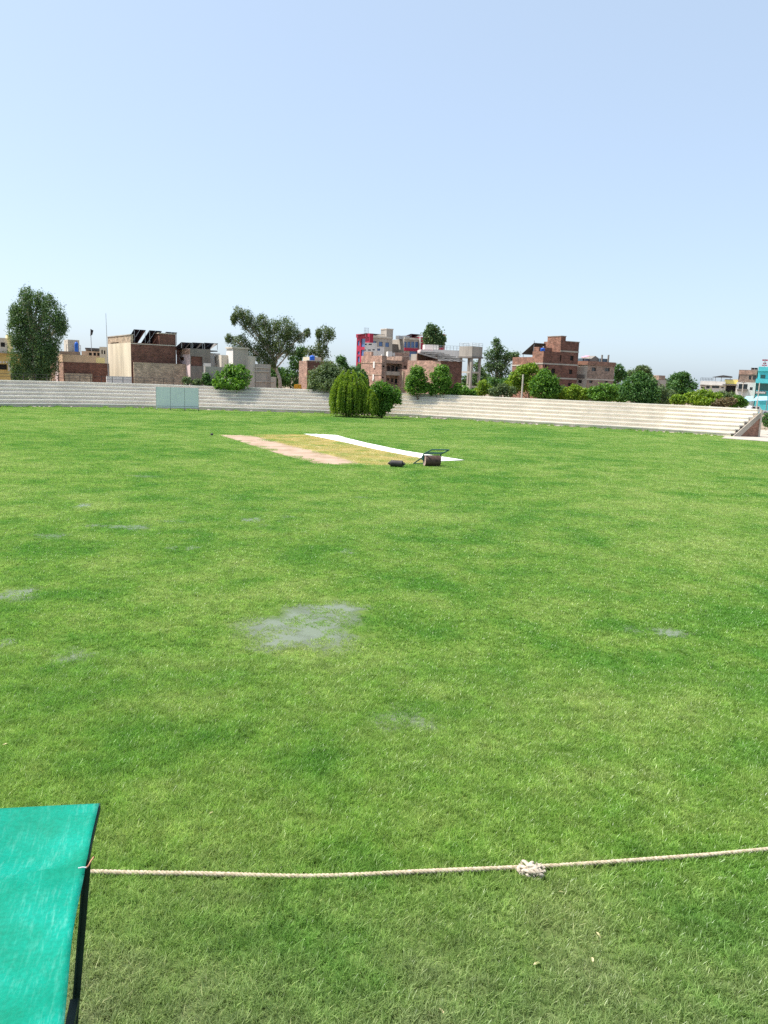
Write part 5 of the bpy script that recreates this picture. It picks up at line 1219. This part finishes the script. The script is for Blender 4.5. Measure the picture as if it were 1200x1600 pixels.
# fallen leaves
M['dry_leaf'] = plain('dry_leaf', (.62, .52, .30), .8, .15, 20)
for (px, py, s) in ((935, 1461, .05), (838, 1506, .05), (926, 1500, .045), (877, 1394, .05), (690, 1580, .04), (330, 1270, .04), (8, 1163, .06)):
    p = G(px, py, .035); s *= .7; q = MB(); q.add([(-s, 0, .004), (-.3 * s, .35 * s, .012), (.5 * s, .3 * s, .016), (s, 0, .008), (.4 * s, -.34 * s, .014), (-.4 * s, -.3 * s, .008)], [(0, 1, 2, 3, 4, 5)])
    o = q.build('fallen_leaf', M['dry_leaf']); o.location = (p.x, p.y, .03); o.rotation_euler = (random.uniform(-.2, .2), random.uniform(-.2, .2), random.uniform(0, 6))
    sm = o.modifiers.new('t', 'SOLIDIFY'); sm.thickness = .002
    tag(o, 'small dry straw coloured leaf lying on the turf', 'leaf', 'fallen leaves on the turf')

# ------------------------------------------------------------------ green tarpaulin shelter
def tarp_material():
    mt, n, l, b = mat_new('green_woven_tarpaulin')
    tc = n.new('ShaderNodeTexCoord'); mp = n.new('ShaderNodeMapping'); mp.inputs['Scale'].default_value = (30, 3.4, 3.4)
    m0 = n.new('ShaderNodeMapping'); m0.inputs['Rotation'].default_value = (0, 0, TARP_ANG); l.new(tc.outputs['Object'], m0.inputs[0]); l.new(m0.outputs[0], mp.inputs[0])
    t = n.new('ShaderNodeTexNoise'); t.inputs['Scale'].default_value = 1.5; t.inputs['Detail'].default_value = 9; t.inputs['Roughness'].default_value = .75; l.new(mp.outputs[0], t.inputs['Vector'])
    rp = ramp(n, [(.50, (0, 0, 0)), (.64, (.4, .4, .4)), (.78, (1, 1, 1))]); l.new(t.outputs['Fac'], rp.inputs[0])
    big = n.new('ShaderNodeTexNoise'); big.inputs['Scale'].default_value = 2.3; big.inputs['Detail'].default_value = 5; l.new(tc.outputs['Object'], big.inputs['Vector'])
    rb = ramp(n, [(.3, (.0, .19, .11)), (.5, (.0, .24, .155)), (.75, (.0, .30, .215))]); l.new(big.outputs['Fac'], rb.inputs[0])
    mx = n.new('ShaderNodeMix'); mx.data_type = 'RGBA'; mf = n.new('ShaderNodeMath'); mf.operation = 'MULTIPLY'; l.new(rp.outputs[0], mf.inputs[0])
    r2 = ramp(n, [(.4, (.1, .1, .1)), (.65, (.75, .75, .75))]); l.new(big.outputs['Fac'], r2.inputs[0]); l.new(r2.outputs[0], mf.inputs[1])
    l.new(mf.outputs[0], mx.inputs[0]); l.new(rb.outputs[0], mx.inputs[6]); mx.inputs[7].default_value = (.20, .52, .43, 1)
    fn = n.new('ShaderNodeTexNoise'); fn.inputs['Scale'].default_value = 45; fn.inputs['Detail'].default_value = 4; l.new(tc.outputs['Object'], fn.inputs['Vector'])
    rf = ramp(n, [(.35, (.88, .9, .9)), (.65, (1.12, 1.1, 1.12))]); l.new(fn.outputs['Fac'], rf.inputs[0])
    mz = n.new('ShaderNodeMix'); mz.data_type = 'RGBA'; mz.blend_type = 'MULTIPLY'; mz.inputs[0].default_value = 1; l.new(mx.outputs[2], mz.inputs[6]); l.new(rf.outputs[0], mz.inputs[7]); mx = mz
    l.new(mx.outputs[2], b.inputs['Base Color']); b.inputs['Roughness'].default_value = .55; b.inputs['Specular IOR Level'].default_value = .18
    wv = n.new('ShaderNodeTexChecker'); wv.inputs['Scale'].default_value = 400; l.new(tc.outputs['Object'], wv.inputs['Vector'])
    ad = n.new('ShaderNodeMath'); ad.operation = 'MULTIPLY_ADD'; ad.inputs[1].default_value = .25; l.new(wv.outputs['Fac'], ad.inputs[0]); l.new(t.outputs['Fac'], ad.inputs[2])
    bp = n.new('ShaderNodeBump'); bp.inputs['Strength'].default_value = .25; bp.inputs['Distance'].default_value = .004; l.new(ad.outputs[0], bp.inputs['Height']); l.new(bp.outputs[0], b.inputs['Normal'])
    tr = n.new('ShaderNodeBsdfTranslucent'); l.new(mx.outputs[2], tr.inputs['Color']); ms = n.new('ShaderNodeMixShader'); ms.inputs[0].default_value = .15
    l.new(b.outputs[0], ms.inputs[1]); l.new(tr.outputs[0], ms.inputs[2]); l.new(ms.outputs[0], n['Material Output'].inputs[0])
    return mt
ZF, ZN = 2.05, 2.30
EDGE = [(155, 1255), (149, 1280), (143, 1305), (136.5, 1340), (130, 1375), (122.5, 1410), (115.5, 1445), (110.5, 1480), (107, 1520), (103.5, 1560), (100, 1600), (95, 1660), (88, 1720)]
ne = len(EDGE); edge = [G(a, b_, ZF + (ZN - ZF) * i / (ne - 1)) for i, (a, b_) in enumerate(EDGE)]
TARP_ANG = -math.atan2(edge[6].x - edge[0].x, edge[0].y - edge[6].y) * 1.0
M['tarp'] = tarp_material(); M['frame_green'] = plain('dark_green_frame_paint', (.012, .035, .026), .55, .2, 6)
far_l = G(-420, 1292, ZF)                       # the far edge goes on to the left, out of view
shl = empty('tarpaulin_shelter', (edge[0].x - 2, edge[0].y - 1, 0)); tag(shl, 'bright green tarpaulin roof on a dark frame before the boundary rope', 'shelter'); so0 = Vector(shl.location)
ldir = far_l - edge[0]
q = MB(); NT = 60; esm = smooth_path(edge, .05)
NE = len(esm)
for i, p in enumerate(esm):
    s = i / (NE - 1)
    for j in range(NT + 1):
        t = j / NT; w = p + ldir * t - so0
        # slack between the frame bars: one soft roll across and ripples along
        sag = -.05 * math.sin(math.pi * min(1, s * 2.4)) * math.sin(math.pi * min(1, t * 3)) if s < .42 else 0
        rip = .012 * math.sin(18 * s + 3 * t) * min(1, t * 12) + .035 * math.exp(-((s - .33 - .12 * t) / .012) ** 2) + .03 * math.exp(-((s - .43 + .25 * t) / .009) ** 2) * min(1, t * 6)
        dip = -.05 * math.exp(-((s - .72) / .12) ** 2) * (.4 + .6 * math.sin(7 * t) ** 2)
        q.v.append((w.x, w.y, w.z + sag + rip + dip))
for i in range(NE - 1):
    for j in range(NT):
        o = i * (NT + 1) + j; q.f.append((o, o + 1, o + NT + 2, o + NT + 1))
ta = q.build('tarpaulin', M['tarp'], shl, True); sm = ta.modifiers.new('t', 'SOLIDIFY'); sm.thickness = .006; sm.offset = -1
def bar(pts, w, name='frame_bar', mat='frame_green'):
    q = MB(); q.tube([p - so0 for p in pts], w * .7071, 4, True, math.pi / 4); return q.build(name, M[mat], shl)
dn = Vector((0, 0, -.045))
c0, c1 = edge[0] + Vector((.012, .0, 0)), edge[-1]
ro = Vector((-.008, 0, -.034))
bar([edge[0] + ro, edge[1] + ro, edge[2] + ro, edge[3] + ro], .032)
bar([edge[3] + ro + Vector((-.02, 0, -.01)), edge[7] + Vector((-.12, 0, -.09)), edge[-1] + Vector((-.12, 0, -.07))], .035)
bar([edge[0] + dn + Vector((0, .01, 0)), edge[0] + ldir + dn], .05)
mid = c0.lerp(c1, .40)
for s in (.40, .75, .99): bar([c0.lerp(c1, s) + dn * 2.4 + ldir * .06, c0.lerp(c1, s) + ldir + dn * 2.4], .04)
# leaning angle-iron leg under the right edge, foot on the ground
tp = edge[3] + Vector((.012, .02, -.05)); bt = P(121.5, 1600, tp.y + .08); k_ = (tp.z) / (tp.z - bt.z); foot = tp + (bt - tp) * k_
def leg(top, ft, w, t):
    q = MB(); d = ft - top; a = top - so0
    q.prism([a + Vector((0, -t, 0)), a + Vector((w, -t, 0)), a + Vector((w, t, 0)), a + Vector((0, t, 0))], d); q.build('leg', M['frame_green'], shl)
leg(tp + Vector((-.03, 0, .0)), foot + Vector((-.03, 0, 0)), .03, .004)
q = MB(); a = tp + Vector((-.031, 0, 0)) - so0; q.prism([a + Vector((-.006, -.03, 0)), a + Vector((0, -.03, 0)), a + Vector((0, .006, 0)), a + Vector((-.006, .006, 0))], foot - tp); q.build('leg_flange', M['frame_green'], shl)
f2 = foot + ldir; leg(tp + ldir, f2, .075, .006)
nt_ = c0.lerp(c1, .97); leg(nt_ + dn + Vector((-.1, 0, 0)), Vector((nt_.x - .3, nt_.y, 0)), .07, .035); leg(nt_ + ldir + dn, Vector((nt_.x + ldir.x, nt_.y + ldir.y, 0)), .07, .035)
rz0 = P(119, 1566, tp.y + .0); bar([rz0 + Vector((-.01, 0, 0)), Vector((nt_.x - .24, nt_.y, rz0.z))], .05, 'side_rail')
# wire tie at the edge
M['copper'] = plain('rusty_wire', (.45, .20, .12), .6, .2, 20); M['wire'] = plain('pale_wire', (.55, .60, .60), .5, .1, 20)
wp_ = [(122, 1356.5), (129, 1355), (135, 1355.5), (138, 1353), (141, 1347), (146.5, 1339)]
wz = [.05, .05, .045, .04, .04, .05]; e0 = ZF + (ZN - ZF) * .27
q = MB(); q.tube([G(a, b_, e0 + dz) - so0 for (a, b_), dz in zip(wp_[:3], wz[:3])], .0035, 6); q.build('tie_wire', M['wire'], shl)
q = MB(); q.tube([G(a, b_, e0 + dz) - so0 for (a, b_), dz in zip(wp_[2:], wz[2:])], .0045, 6); q.build('tie_wire', M['copper'], shl)
